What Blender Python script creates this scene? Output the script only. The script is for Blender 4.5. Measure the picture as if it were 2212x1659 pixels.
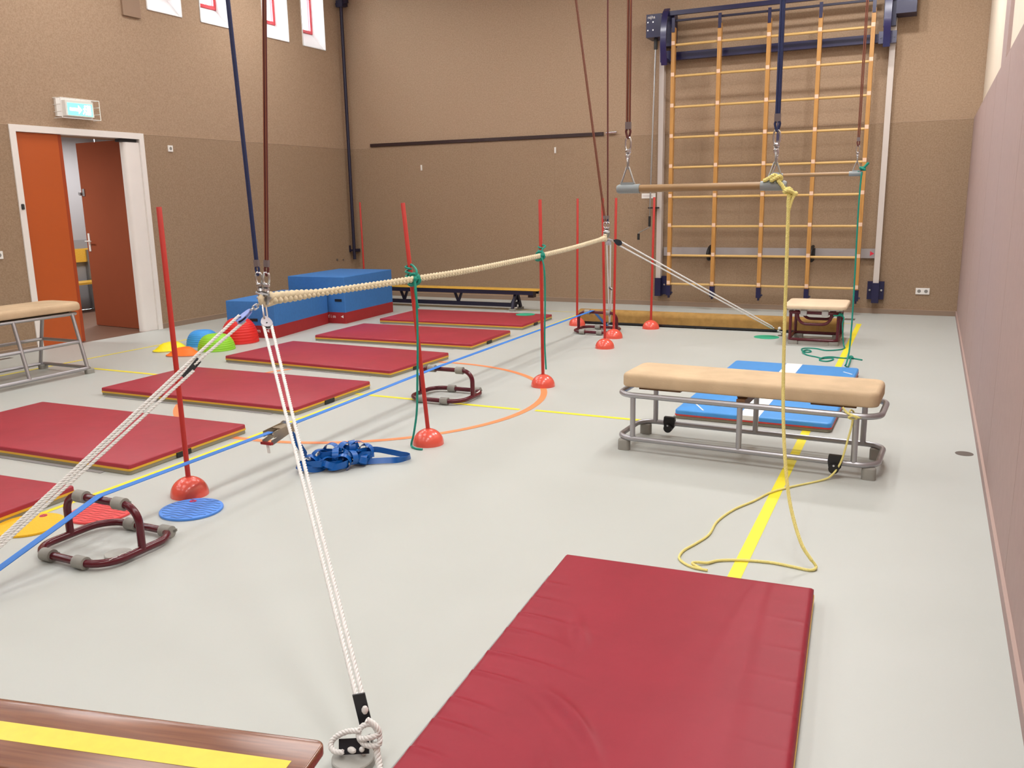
import bpy, math, random
from mathutils import Vector, Matrix
PI = math.pi
sin, cos = math.sin, math.cos
for o in list(bpy.data.objects): bpy.data.objects.remove(o)
SC = bpy.context.scene
COL = SC.collection

# ------------------------------------------------------------------ camera
cd = bpy.data.cameras.new('camera'); cam = bpy.data.objects.new('camera', cd); COL.objects.link(cam)
SC.camera = cam
cd.sensor_fit = 'HORIZONTAL'; cd.sensor_width = 36.0; cd.lens = 1871.0 / 2212 * 36.0
cd.clip_start = 0.05; cd.clip_end = 100
yaw, pitch, roll = 0.448749, 0.210422, -0.017650
fw = Vector((-sin(yaw) * cos(pitch), cos(yaw) * cos(pitch), -sin(pitch)))
rt = Vector((cos(yaw), sin(yaw), 0)); up = rt.cross(fw)
r2 = rt * cos(roll) + up * sin(roll); u2 = -rt * sin(roll) + up * cos(roll)
cam.matrix_world = Matrix(((r2.x, u2.x, -fw.x, 0), (r2.y, u2.y, -fw.y, 0), (r2.z, u2.z, -fw.z, 1.54), (0, 0, 0, 1)))

# ------------------------------------------------------------------ light
w = bpy.data.worlds.new('overcast_sky'); SC.world = w; w.use_nodes = True
w.node_tree.nodes['Background'].inputs[0].default_value = (0.86, 0.94, 1.0, 1)
w.node_tree.nodes['Background'].inputs[1].default_value = 22.0
SC.view_settings.view_transform = 'Standard'; SC.view_settings.look = 'None'
SC.view_settings.exposure = 0.05; SC.view_settings.gamma = 1.0
SC.view_settings.use_curve_mapping = False
CEIL = 4.9
LAMPS = [(x, y, sx, wt) for (x, sx, wt) in ((-0.55, 0.16, 44.0), (-1.15, 0.16, 44.0), (-4.4, 1.2, 36.0), (-7.4, 1.2, 40.0)) for y in (-2.2, 0.8, 3.8, 6.8, 9.8)]
LAMPS = [(x, y, sx, wt * {-2.2: 0.72, 0.8: 0.72, 3.8: 0.88, 6.8: 1.0, 9.8: 1.15}[y]) for x, y, sx, wt in LAMPS]
LAMP_COL = (1.0, 0.985, 0.975)

# ------------------------------------------------------------------ materials
def nt(name):
    m = bpy.data.materials.new(name); m.use_nodes = True
    return m, m.node_tree, m.node_tree.nodes['Principled BSDF']
def mat(name, col, rough=0.5, metal=0.0, var=0.0, scale=20.0, bump=0.0, bscale=None, spec=0.5, coat=0.0, detail=3.0, stretch=None):
    m, t, b = nt(name)
    b.inputs['Base Color'].default_value = (*col, 1); b.inputs['Roughness'].default_value = rough
    b.inputs['Metallic'].default_value = metal; b.inputs['Specular IOR Level'].default_value = spec
    if coat: b.inputs['Coat Weight'].default_value = coat; b.inputs['Coat Roughness'].default_value = 0.12
    tc = t.nodes.new('ShaderNodeTexCoord'); mp = t.nodes.new('ShaderNodeMapping')
    t.links.new(tc.outputs['Object'], mp.inputs['Vector'])
    if stretch: mp.inputs['Scale'].default_value = stretch
    if var:
        n = t.nodes.new('ShaderNodeTexNoise'); n.inputs['Scale'].default_value = scale; n.inputs['Detail'].default_value = detail
        t.links.new(mp.outputs[0], n.inputs['Vector'])
        r = t.nodes.new('ShaderNodeMapRange'); r.inputs[1].default_value = 0.3; r.inputs[2].default_value = 0.7
        r.inputs[3].default_value = 1 - var; r.inputs[4].default_value = 1 + var
        t.links.new(n.outputs[0], r.inputs[0])
        h = t.nodes.new('ShaderNodeHueSaturation'); h.inputs['Color'].default_value = (*col, 1)
        t.links.new(r.outputs[0], h.inputs['Value']); t.links.new(h.outputs[0], b.inputs['Base Color'])
    if bump:
        n = t.nodes.new('ShaderNodeTexNoise'); n.inputs['Scale'].default_value = bscale or scale; n.inputs['Detail'].default_value = 4
        t.links.new(mp.outputs[0], n.inputs['Vector'])
        bp = t.nodes.new('ShaderNodeBump'); bp.inputs['Strength'].default_value = bump; bp.inputs['Distance'].default_value = 0.01
        t.links.new(n.outputs[0], bp.inputs['Height']); t.links.new(bp.outputs[0], b.inputs['Normal'])
    return m
def emit(name, col, s):
    m, t, b = nt(name); b.inputs['Base Color'].default_value = (*col, 1)
    b.inputs['Emission Color'].default_value = (*col, 1); b.inputs['Emission Strength'].default_value = s
    return m
def wood(name, c1, c2, axis=0, rough=0.3, scale=6.0, coat=0.0):
    m, t, b = nt(name)
    b.inputs['Roughness'].default_value = rough
    if coat: b.inputs['Coat Weight'].default_value = coat; b.inputs['Coat Roughness'].default_value = 0.15
    tc = t.nodes.new('ShaderNodeTexCoord'); mp = t.nodes.new('ShaderNodeMapping')
    s = [12.0, 12.0, 12.0]; s[axis] = 0.6; mp.inputs['Scale'].default_value = s
    n = t.nodes.new('ShaderNodeTexNoise'); n.inputs['Scale'].default_value = scale; n.inputs['Detail'].default_value = 6
    n.inputs['Distortion'].default_value = 0.6
    r = t.nodes.new('ShaderNodeValToRGB'); r.color_ramp.elements[0].position = 0.3; r.color_ramp.elements[1].position = 0.7
    r.color_ramp.elements[0].color = (*c1, 1); r.color_ramp.elements[1].color = (*c2, 1)
    t.links.new(tc.outputs['Object'], mp.inputs['Vector']); t.links.new(mp.outputs[0], n.inputs['Vector'])
    t.links.new(n.outputs[0], r.inputs[0]); t.links.new(r.outputs[0], b.inputs['Base Color'])
    return m

def fabric_wall(name, c1, c2, rough=0.9):
    m, t, b = nt(name); b.inputs['Roughness'].default_value = rough; b.inputs['Specular IOR Level'].default_value = 0.2
    tc = t.nodes.new('ShaderNodeTexCoord')
    n = t.nodes.new('ShaderNodeTexNoise'); n.inputs['Scale'].default_value = 60; n.inputs['Detail'].default_value = 3
    n.inputs['Roughness'].default_value = 0.75
    r = t.nodes.new('ShaderNodeValToRGB'); r.color_ramp.elements[0].position = 0.38; r.color_ramp.elements[1].position = 0.62
    r.color_ramp.elements[0].color = (*c1, 1); r.color_ramp.elements[1].color = (*c2, 1)
    bp = t.nodes.new('ShaderNodeBump'); bp.inputs['Strength'].default_value = 0.15; bp.inputs['Distance'].default_value = 0.01
    t.links.new(tc.outputs['Object'], n.inputs['Vector']); t.links.new(n.outputs[0], r.inputs[0])
    t.links.new(r.outputs[0], b.inputs['Base Color']); t.links.new(n.outputs[0], bp.inputs['Height'])
    t.links.new(bp.outputs[0], b.inputs['Normal'])
    return m
WALL_UP = fabric_wall('wall_fabric_upper', (0.335, 0.230, 0.150), (0.420, 0.300, 0.205))
WALL_LO = fabric_wall('wall_fabric_lower', (0.285, 0.195, 0.123), (0.350, 0.246, 0.163))
WALL_R = mat('wall_panel_mauve', (0.37, 0.262, 0.238), 0.75, var=0.03, scale=14, bump=0.05, bscale=60)
CREAM = mat('painted_cream', (0.72, 0.62, 0.50), 0.8, var=0.02, scale=3)
MAUVE = mat('painted_mauve', (0.38, 0.28, 0.26), 0.8)
PLASTER = mat('ceiling_plaster', (0.72, 0.68, 0.62), 0.9, var=0.02, scale=3)
WHITE = mat('white_paint', (0.80, 0.76, 0.72), 0.45, var=0.02, scale=4)
SHEET = mat('white_plastic', (0.82, 0.80, 0.76), 0.4)
JOINT = mat('panel_joint', (0.215, 0.148, 0.095), 0.9)
LEDGE = mat('panel_edge', (0.42, 0.30, 0.21), 0.7)  # lighter strip, the edge highlight of the panels put into its colour
SKIRT = mat('skirting', (0.27, 0.19, 0.135), 0.7)
YELLOW = mat('line_yellow', (0.86, 0.74, 0.03), 0.45)
ORANGE = mat('line_orange', (0.86, 0.27, 0.10), 0.45)
def floor_material():
    m, t, b = nt('sports_floor')
    tc = t.nodes.new('ShaderNodeTexCoord')
    n = t.nodes.new('ShaderNodeTexNoise'); n.inputs['Scale'].default_value = 1.3; n.inputs['Detail'].default_value = 4
    n2 = t.nodes.new('ShaderNodeTexNoise'); n2.inputs['Scale'].default_value = 90; n2.inputs['Detail'].default_value = 2
    r = t.nodes.new('ShaderNodeValToRGB')
    r.color_ramp.elements[0].position = 0.3; r.color_ramp.elements[0].color = (0.470, 0.493, 0.462, 1)
    r.color_ramp.elements[1].position = 0.7; r.color_ramp.elements[1].color = (0.495, 0.516, 0.488, 1)
    t.links.new(tc.outputs['Object'], n.inputs['Vector']); t.links.new(tc.outputs['Object'], n2.inputs['Vector'])
    t.links.new(n.outputs[0], r.inputs[0]); t.links.new(r.outputs[0], b.inputs['Base Color'])
    mr = t.nodes.new('ShaderNodeMapRange'); mr.inputs[3].default_value = 0.40; mr.inputs[4].default_value = 0.50
    t.links.new(n.outputs[0], mr.inputs[0]); t.links.new(mr.outputs[0], b.inputs['Roughness'])
    bp = t.nodes.new('ShaderNodeBump'); bp.inputs['Strength'].default_value = 0.04; bp.inputs['Distance'].default_value = 0.004
    t.links.new(n2.outputs[0], bp.inputs['Height']); t.links.new(bp.outputs[0], b.inputs['Normal'])
    return m
FLOOR = floor_material()
CORR = mat('corridor_floor', (0.16, 0.085, 0.055), 0.5, var=0.06, scale=8)
CORW = mat('corridor_wall', (0.36, 0.35, 0.36), 0.7)
CORT = mat('corridor_tile', (0.27, 0.265, 0.27), 0.4)
RED = mat('mat_red_vinyl', (0.35, 0.026, 0.045), 0.42, spec=0.4, var=0.06, scale=7, bump=0.10, bscale=9)
MYEL = mat('mat_yellow_edge', (0.72, 0.42, 0.03), 0.5)
MGREY = mat('mat_grey_base', (0.27, 0.25, 0.18), 0.7)
FLAP = mat('mat_grey_flap', (0.30, 0.29, 0.29), 0.6)
BLUEM = mat('mat_blue_vinyl', (0.060, 0.30, 0.72), 0.42, var=0.04, scale=9, bump=0.08, bscale=12)
MWHITE = mat('mat_white_stripe', (0.85, 0.85, 0.85), 0.45)
REDEDGE = mat('mat_red_edge', (0.62, 0.04, 0.03), 0.5)
POLE = mat('pole_red', (0.47, 0.026, 0.018), 0.4)
DOME = mat('base_red', (0.74, 0.095, 0.062), 0.25, coat=0.4)
BURG = mat('burgundy_tube', (0.095, 0.007, 0.015), 0.24, spec=0.4, coat=0.15)
RUBG = mat('grey_rubber', (0.29, 0.28, 0.25), 0.7)
DISC = mat('grey_socket_lid', (0.40, 0.40, 0.37), 0.5)
STEEL = mat('steel', (0.62, 0.62, 0.64), 0.25, 1.0)
DSTEEL = mat('dull_steel', (0.40, 0.40, 0.40), 0.42, 1.0)
SILVER = mat('silver_tube', (0.42, 0.41, 0.43), 0.38, 0.75)
SUEDE = mat('suede_tan', (0.57, 0.425, 0.275), 0.95, var=0.10, scale=5, bump=0.12, bscale=120, spec=0.1)
SUEDE2 = mat('suede_pale', (0.70, 0.55, 0.39), 0.95, var=0.05, scale=5, bump=0.1, bscale=120, spec=0.1)
SUEDEB = mat('beam_brown', (0.34, 0.20, 0.065), 0.95, var=0.14, scale=14, bump=0.15, bscale=90, spec=0.1)
BLACK = mat('black_rubber', (0.012, 0.012, 0.013), 0.5)
BLACKM = mat('black_metal', (0.015, 0.015, 0.02), 0.35)
NAVY = mat('navy_paint', (0.008, 0.007, 0.052), 0.4, coat=0.1)
NAVYD = mat('navy_dark', (0.010, 0.008, 0.030), 0.5)
TAN = wood('rung_wood', (0.58, 0.36, 0.12), (0.66, 0.43, 0.16), 0, 0.35)
ORW = wood('upright_wood', (0.42, 0.20, 0.05), (0.53, 0.27, 0.075), 2, 0.35)
BARW = wood('trapeze_wood', (0.28, 0.165, 0.070), (0.36, 0.215, 0.095), 0, 0.45)
GREYC = mat('grey_end_cap', (0.26, 0.29, 0.30), 0.5)
PATCH = mat('pale_plug', (0.75, 0.52, 0.38), 0.6)
BENCHW = wood('bench_wood', (0.15, 0.055, 0.030), (0.26, 0.105, 0.052), 0, 0.22, 5.0, 0.5)
TAPE = mat('yellow_tape', (0.78, 0.60, 0.05), 0.35, var=0.04, scale=30)
BENCHY = wood('bench_yellow', (0.62, 0.33, 0.03), (0.74, 0.44, 0.06), 0, 0.3)
MAHOG = mat('dark_batten', (0.030, 0.012, 0.012), 0.5)
PBLUE = mat('foam_blue', (0.035, 0.165, 0.45), 0.75, var=0.05, scale=30, bump=0.05, bscale=60)
PRED = mat('foam_red', (0.33, 0.014, 0.016), 0.6, var=0.04, scale=20)
ORDOOR = mat('door_orange', (0.47, 0.088, 0.012), 0.45, var=0.02, scale=2)
ORDARK = mat('door_orange_edge', (0.36, 0.05, 0.006), 0.5)
BRDOOR = mat('door_brown', (0.30, 0.075, 0.032), 0.8, spec=0.15, var=0.03, scale=2)
ROPEW = mat('rope_white', (0.80, 0.79, 0.77), 0.7, var=0.05, scale=60)
ROPET = mat('rope_cotton', (0.63, 0.53, 0.36), 0.85, var=0.10, scale=50)
ROPEY = mat('rope_yellow', (0.80, 0.71, 0.25), 0.65)
GREEN = mat('cord_green', (0.0, 0.24, 0.17), 0.55)
CNAVY = mat('strap_navy', (0.012, 0.020, 0.085), 0.6)
CRED = mat('strap_maroon', (0.10, 0.014, 0.012), 0.6)
CTAN = mat('strap_orange_core', (0.27, 0.09, 0.035), 0.6)
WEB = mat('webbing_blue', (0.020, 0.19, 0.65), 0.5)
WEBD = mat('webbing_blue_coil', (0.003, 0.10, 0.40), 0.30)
PULL = mat('pulley_grey', (0.48, 0.46, 0.50), 0.35)
PBLU = mat('pulley_blue', (0.25, 0.33, 0.75), 0.35)
CY = mat('stone_yellow', (0.90, 0.76, 0.0), 0.5, bump=0.15, bscale=60)
CO = mat('stone_orange', (0.90, 0.17, 0.005), 0.55, bump=0.25, bscale=60)
CB = mat('stone_blue', (0.04, 0.32, 0.80), 0.5)
CG = mat('stone_green', (0.28, 0.66, 0.03), 0.5)
CR = mat('stone_red', (0.72, 0.014, 0.010), 0.5)
DY = mat('disc_yellow', (0.88, 0.49, 0.01), 0.5, bump=0.5, bscale=130)
DR = mat('disc_red', (0.80, 0.07, 0.07), 0.5)
DB = mat('disc_blue', (0.08, 0.27, 0.78), 0.5)
EYE = mat('eyelet_magenta', (0.45, 0.02, 0.09), 0.5)
SPOTG = mat('spot_green', (0.02, 0.36, 0.20), 0.6)
DARKP = mat('floor_plate_dark', (0.12, 0.10, 0.085), 0.5)
WTXT = mat('white_print', (0.80, 0.78, 0.75), 0.6)
GLASS = None
def glass_mat():
    m, t, b = nt('window_glass')
    b.inputs['Transmission Weight'].default_value = 1; b.inputs['Roughness'].default_value = 0.0
    b.inputs['IOR'].default_value = 1.02; b.inputs['Base Color'].default_value = (1, 1, 1, 1)
    return m
GLASS = glass_mat()
WRED = mat('window_frame_red', (0.52, 0.035, 0.045), 0.4)
REVEAL = mat('reveal_white', (0.85, 0.86, 0.86), 0.6)

# ------------------------------------------------------------------ mesh builder
def V(*a): return Vector(a)
def perp(d):
    d = d.normalized(); a = V(0, 0, 1) if abs(d.z) < 0.9 else V(1, 0, 0)
    x = d.cross(a).normalized(); return x, x.cross(d).normalized()
class MB:
    def __init__(s): s.v = []; s.f = []; s.m = []
    def add(s, vs, fs, mi=0):
        b = len(s.v); s.v += [tuple(x) for x in vs]
        s.f += [tuple(b + i for i in f) for f in fs]; s.m += [mi] * len(fs); return s
    def box(s, x0, x1, y0, y1, z0, z1, mi=0, bev=0.0):
        if bev <= 0:
            vs = [(x, y, z) for z in (z0, z1) for y in (y0, y1) for x in (x0, x1)]
            return s.add(vs, [(0, 2, 3, 1), (4, 5, 7, 6), (0, 1, 5, 4), (2, 6, 7, 3), (0, 4, 6, 2), (1, 3, 7, 5)], mi)
        return s.slab(rrect((x0 + x1) / 2, (y0 + y1) / 2, x1 - x0, y1 - y0, bev, 3), z0, z1, bev, mi)
    def slab(s, poly, z0, z1, bev=0.0, mi=0, botbev=None):
        """horizontal plate with outline poly and rounded rims"""
        n = len(poly); cx = sum(p[0] for p in poly) / n; cy = sum(p[1] for p in poly) / n
        if botbev is None: botbev = bev
        prof = []
        for k in range(4 if botbev else 1):
            a = PI / 2 * k / 3 if botbev else PI / 2
            prof.append((botbev * (1 - sin(a)), z0 + botbev * (1 - cos(a)) if botbev else z0))
        for k in range(4 if bev else 1):
            a = PI / 2 * k / 3 if bev else 0
            prof.append((bev * (1 - cos(a)), z1 - bev * (1 - sin(a)) if bev else z1))
        offs = offsets(poly)
        vs = []
        for ins, z in prof:
            for (x, y), (ox, oy) in zip(poly, offs): vs.append((x - ox * ins, y - oy * ins, z))
        fs = []
        for k in range(len(prof) - 1):
            for i in range(n):
                j = (i + 1) % n; fs.append((k * n + i, k * n + j, (k + 1) * n + j, (k + 1) * n + i))
        fs.append(tuple(range(n - 1, -1, -1))); fs.append(tuple((len(prof) - 1) * n + i for i in range(n)))
        return s.add(vs, fs, mi)
    def tube(s, pts, r, n=10, closed=False, mi=0, cap=True, rr=None, sq=None):
        pts = [Vector(p) for p in pts]; m = len(pts)
        if m < 2: return s
        tang = []
        for i in range(m):
            if closed: d = pts[(i + 1) % m] - pts[i - 1]
            else: d = pts[min(i + 1, m - 1)] - pts[max(i - 1, 0)]
            tang.append(d.normalized() if d.length > 1e-9 else V(0, 0, 1))
        x, y = perp(tang[0]); vs = []
        for i in range(m):
            if i:
                x = x - tang[i] * x.dot(tang[i])
                x = x.normalized() if x.length > 1e-6 else perp(tang[i])[0]
            y = tang[i].cross(x)
            ri = rr[i] if rr else r
            for k in range(n):
                a = 2 * PI * k / n; vs.append(pts[i] + x * cos(a) * ri + y * sin(a) * ri)
        fs = []
        for i in range(m if closed else m - 1):
            j = (i + 1) % m
            off = 0
            if closed and j == 0:
                best = min(range(n), key=lambda o: (vs[i * n] - vs[o]).length); off = best
            for k in range(n):
                l = (k + 1) % n
                fs.append((i * n + k, i * n + l, j * n + (l + off) % n, j * n + (k + off) % n))
        if cap and not closed: fs += [tuple(range(n - 1, -1, -1)), tuple((m - 1) * n + k for k in range(n))]
        return s.add(vs, fs, mi)
    def cyl(s, a, b, r, n=16, mi=0): return s.tube([a, b], r, n, mi=mi)
    def lathe(s, prof, c=(0, 0, 0), n=32, mi=0, axis=None):
        """profile of (r, z) turned about a vertical axis through c"""
        vs = []; fs = []; m = len(prof)
        for r, z in prof:
            for k in range(n):
                a = 2 * PI * k / n; vs.append((c[0] + r * cos(a), c[1] + r * sin(a), c[2] + z))
        for i in range(m - 1):
            for k in range(n):
                l = (k + 1) % n; fs.append((i * n + k, i * n + l, (i + 1) * n + l, (i + 1) * n + k))
        if prof[0][0] > 1e-6: fs.append(tuple(range(n - 1, -1, -1)))
        if prof[-1][0] > 1e-6: fs.append(tuple((m - 1) * n + k for k in range(n)))
        return s.add(vs, fs, mi)
    def bar(s, a, b, w_, h_, mi=0, upv=None):
        a = Vector(a); b = Vector(b); d = (b - a).normalized()
        if upv is None: x, y = perp(d)
        else: x = d.cross(Vector(upv)).normalized(); y = x.cross(d)
        vs = [p + x * sx * w_ / 2 + y * sy * h_ / 2 for p in (a, b) for sx, sy in ((-1, -1), (1, -1), (1, 1), (-1, 1))]
        return s.add(vs, [(3, 2, 1, 0), (4, 5, 6, 7), (0, 1, 5, 4), (1, 2, 6, 5), (2, 3, 7, 6), (3, 0, 4, 7)], mi)
    def ribbon(s, pts, ups, w_, t_=0.002, mi=0):
        pts = [Vector(p) for p in pts]; m = len(pts); vs = []; fs = []
        for i in range(m):
            d = (pts[min(i + 1, m - 1)] - pts[max(i - 1, 0)]).normalized()
            u = Vector(ups[i]) if isinstance(ups, list) else Vector(ups)
            u = (u - d * u.dot(d)); u = u.normalized() if u.length > 1e-6 else perp(d)[0]
            nrm = d.cross(u)
            for a, b in ((-1, -1), (1, -1), (1, 1), (-1, 1)): vs.append(pts[i] + u * a * w_ / 2 + nrm * b * t_ / 2)
        for i in range(m - 1):
            for k in range(4):
                l = (k + 1) % 4; fs.append((i * 4 + k, i * 4 + l, (i + 1) * 4 + l, (i + 1) * 4 + k))
        fs += [(3, 2, 1, 0), tuple((m - 1) * 4 + k for k in range(4))]
        return s.add(vs, fs, mi)
    def sphere(s, c, r, n=12, sc=(1, 1, 1), mi=0):
        m = n // 2; vs = []; fs = []
        for i in range(m + 1):
            th = PI * i / m
            for k in range(n):
                a = 2 * PI * k / n
                vs.append((c[0] + r * sc[0] * sin(th) * cos(a), c[1] + r * sc[1] * sin(th) * sin(a), c[2] + r * sc[2] * cos(th)))
        for i in range(m):
            for k in range(n):
                l = (k + 1) % n; fs.append((i * n + k, (i + 1) * n + k, (i + 1) * n + l, i * n + l))
        return s.add(vs, fs, mi)
    def quad(s, p, mi=0): return s.add(p, [(0, 1, 2, 3)], mi)
    def build(s, name, mats, parent=None, loc=None, smooth=35, world=False):
        me = bpy.data.meshes.new(name); me.from_pydata([tuple(v) for v in s.v], [], s.f)
        if not isinstance(mats, (list, tuple)): mats = [mats]
        for m in mats: me.materials.append(m)
        if len(mats) > 1: me.polygons.foreach_set('material_index', s.m)
        o = bpy.data.objects.new(name, me); COL.objects.link(o)
        if smooth:
            me.polygons.foreach_set('use_smooth', [True] * len(me.polygons))
            try: me.set_sharp_from_angle(angle=math.radians(smooth))
            except Exception: pass
        me.update()
        if parent is not None:
            o.parent = parent
            if world:
                l = abs_loc(parent); o.location = (-l[0], -l[1], -l[2])
        if loc: o.location = loc
        return o
def abs_loc(o):
    l = Vector(o.location)
    while o.parent: o = o.parent; l = l + Vector(o.location)
    return l
def offsets(poly):
    n = len(poly); out = []
    for i in range(n):
        ax, ay = poly[i - 1]; bx, by = poly[(i + 1) % n]
        dx, dy = bx - ax, by - ay; L = math.hypot(dx, dy) or 1
        out.append((dy / L, -dx / L))
    return out
def rrect(cx, cy, w_, h_, r, n=5):
    p = []
    for (sx, sy, a0) in ((1, -1, -PI / 2), (1, 1, 0), (-1, 1, PI / 2), (-1, -1, PI)):
        for k in range(n + 1):
            a = a0 + PI / 2 * k / n
            p.append((cx + sx * (w_ / 2 - r) + r * cos(a), cy + sy * (h_ / 2 - r) + r * sin(a)))
    return p
def ring3(poly, z): return [V(x, y, z) for x, y in poly]
def smooth_path(pts, n=8, closed=False):
    P = [Vector(p) for p in pts]; out = []; m = len(P)
    for i in range(m if closed else m - 1):
        p0 = P[i - 1] if (i or closed) else P[0]; p1 = P[i]; p2 = P[(i + 1) % m]; p3 = P[(i + 2) % m] if (closed or i + 2 < m) else P[-1]
        for k in range(n):
            t = k / n
            out.append(0.5 * ((2 * p1) + (p2 - p0) * t + (2 * p0 - 5 * p1 + 4 * p2 - p3) * t * t + (3 * p1 - p0 - 3 * p2 + p3) * t ** 3))
    if not closed: out.append(P[-1])
    return out
def resample(pts, step):
    P = [Vector(p) for p in pts]; out = [P[0]]; need = step
    for a, b in zip(P, P[1:]):
        L = (b - a).length; t = need
        while t <= L: out.append(a + (b - a) * (t / L)); t += step
        need = t - L
    if (out[-1] - P[-1]).length > step * 0.3: out.append(P[-1])
    return out
def frames(P):
    m = len(P); T = []
    for i in range(m): T.append((P[min(i + 1, m - 1)] - P[max(i - 1, 0)]).normalized())
    x, _ = perp(T[0]); F = []
    for i in range(m):
        x = (x - T[i] * x.dot(T[i])).normalized(); F.append((x, T[i].cross(x)))
    return F
def laid_rope(mb, pts, R, pitch, strands=3, step=None, n=6, mi=0):
    step = step or pitch / 8; P = resample(pts, step); F = frames(P)
    for s in range(strands):
        q = []
        for i, p in enumerate(P):
            a = 2 * PI * (i * step / pitch + s / strands); q.append(p + F[i][0] * cos(a) * R * 0.5 + F[i][1] * sin(a) * R * 0.5)
        mb.tube(q, R * 0.52, n, mi=mi)
    return mb
def plait_rope(mb, pts, a_, b_, r, pitch, n=9, amp=None):
    step = pitch / 18; P = resample(pts, step); m = len(P)
    for s in range(3):
        q = []; rr = []
        for i, p in enumerate(P):
            T = (P[min(i + 1, m - 1)] - P[max(i - 1, 0)]).normalized()
            U = (V(0, 0, 1) - T * T.z).normalized(); S = T.cross(U)
            t = 2 * PI * (i * step / pitch) + 2 * PI * s / 3; g = amp(i / m) if amp else 1
            q.append(p + U * sin(t) * a_ * g + S * sin(2 * t) * b_ * g); rr.append(r * g)
        mb.tube(q, r, n, rr=rr)
    return mb
def ringlink(mb, c, axis, nrm, L, W_, r, n=18, mi=0):
    """oval wire link: long axis 'axis', lying in the plane whose normal is nrm"""
    c = Vector(c); axis = Vector(axis).normalized(); nrm = Vector(nrm); nrm = (nrm - axis * nrm.dot(axis)).normalized(); s = axis.cross(nrm)
    pts = []
    for k in range(n):
        a = 2 * PI * k / n; ca, sa = cos(a), sin(a)
        ex = math.copysign(abs(ca) ** 0.7, ca) * L / 2; ey = math.copysign(abs(sa) ** 0.8, sa) * W_ / 2
        pts.append(c + axis * ex + s * ey)
    return mb.tube(pts, r, 7, closed=True, mi=mi)

# ------------------------------------------------------------------ things
def tag(o, label=None, cat=None, group=None, kind=None):
    if label: o['label'] = label
    if cat: o['category'] = cat
    if group: o['group'] = group
    if kind: o['kind'] = kind
    return o
def thing(name, label, cat, loc=(0, 0, 0), rz=0.0, group=None):
    o = bpy.data.objects.new(name, None); COL.objects.link(o); o.empty_display_size = 0.1
    o.location = loc; o.rotation_euler = (0, 0, rz)
    return tag(o, label, cat, group)
def struct(name, mb, mats, parent=None, smooth=0, **k):
    o = mb.build(name, mats, parent, smooth=smooth, **k)
    if parent is None: o['kind'] = 'structure'
    return o
def kids(o): return [c for c in bpy.data.objects if c.parent is o]
def copy_tree(o, parent=None):
    c = o.copy(); COL.objects.link(c)
    if parent is not None: c.parent = parent
    for ch in kids(o): copy_tree(ch, c)
    return c
def place(o, loc, rz=0.0, label=None):
    o.location = loc; o.rotation_euler = (0, 0, rz)
    if label: o['label'] = label
    return o
def text_mesh(body, size, depth, name, m, parent, matrix):
    cu = bpy.data.curves.new(name, 'FONT'); cu.body = body; cu.size = size; cu.extrude = depth
    tmp = bpy.data.objects.new('tmp', cu); COL.objects.link(tmp)
    dg = bpy.context.evaluated_depsgraph_get(); me = bpy.data.meshes.new_from_object(tmp.evaluated_get(dg))
    bpy.data.objects.remove(tmp); bpy.data.curves.remove(cu)
    me.materials.clear(); me.materials.append(m)
    o = bpy.data.objects.new(name, me); COL.objects.link(o); o.parent = parent; o.matrix_local = matrix
    return o

# ================================================================== ROOM
XL, XR, YF, YN, SEAM = -8.76, 0.356, 12.17, -4.0, 2.393
# floor with its court lines
f = MB(); f.box(XL, XR + 0.14, YN, YF, -0.1, 0, 0)
def line(p, q, w_, z, mi):
    p = Vector((*p, 0)); q = Vector((*q, 0)); d = (q - p).normalized(); n_ = V(-d.y, d.x, 0) * w_ / 2
    f.quad([(p + n_ * s_ + V(0, 0, z))[:] for s_ in (-1,)] + [(q - n_ + V(0, 0, z))[:], (q + n_ + V(0, 0, z))[:], (p + n_ + V(0, 0, z))[:]], mi)
line((-0.60, 0.5), (-0.705, 11.11), 0.055, 0.0010, 1)
line((-4.025, -3.0), (-4.024, 3.6), 0.034, 0.0010, 1); line((-4.024, 3.6), (-4.224, 11.08), 0.034, 0.0010, 1)
line((-7.83, 2.0), (-7.70, 11.08), 0.035, 0.0010, 1)
line((-8.0, 5.69), (-2.68, 5.69), 0.045, 0.0012, 1); line((-2.56, 5.71), (-0.66, 5.72), 0.045, 0.0012, 1)
line((-7.72, 11.08), (-0.70, 11.09), 0.022, 0.0012, 1)
n_ = 96; cx_, cy_, R_ = -4.08, 5.72, 1.455
for k in range(n_):
    a, b = 2 * PI * k / n_, 2 * PI * (k + 1) / n_
    q = []
    for rr_, t_ in ((R_ - 0.026, a), (R_ + 0.026, a), (R_ + 0.026, b), (R_ - 0.026, b)): q.append((cx_ + rr_ * cos(t_), cy_ + rr_ * sin(t_), 0.0016))
    f.quad(q, 2)
struct('floor', f, [FLOOR, YELLOW, ORANGE])

# ceiling
struct('ceiling', MB().box(XL - 0.4, XR + 0.5, YN, YF + 0.2, CEIL, CEIL + 0.15), PLASTER)

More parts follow.
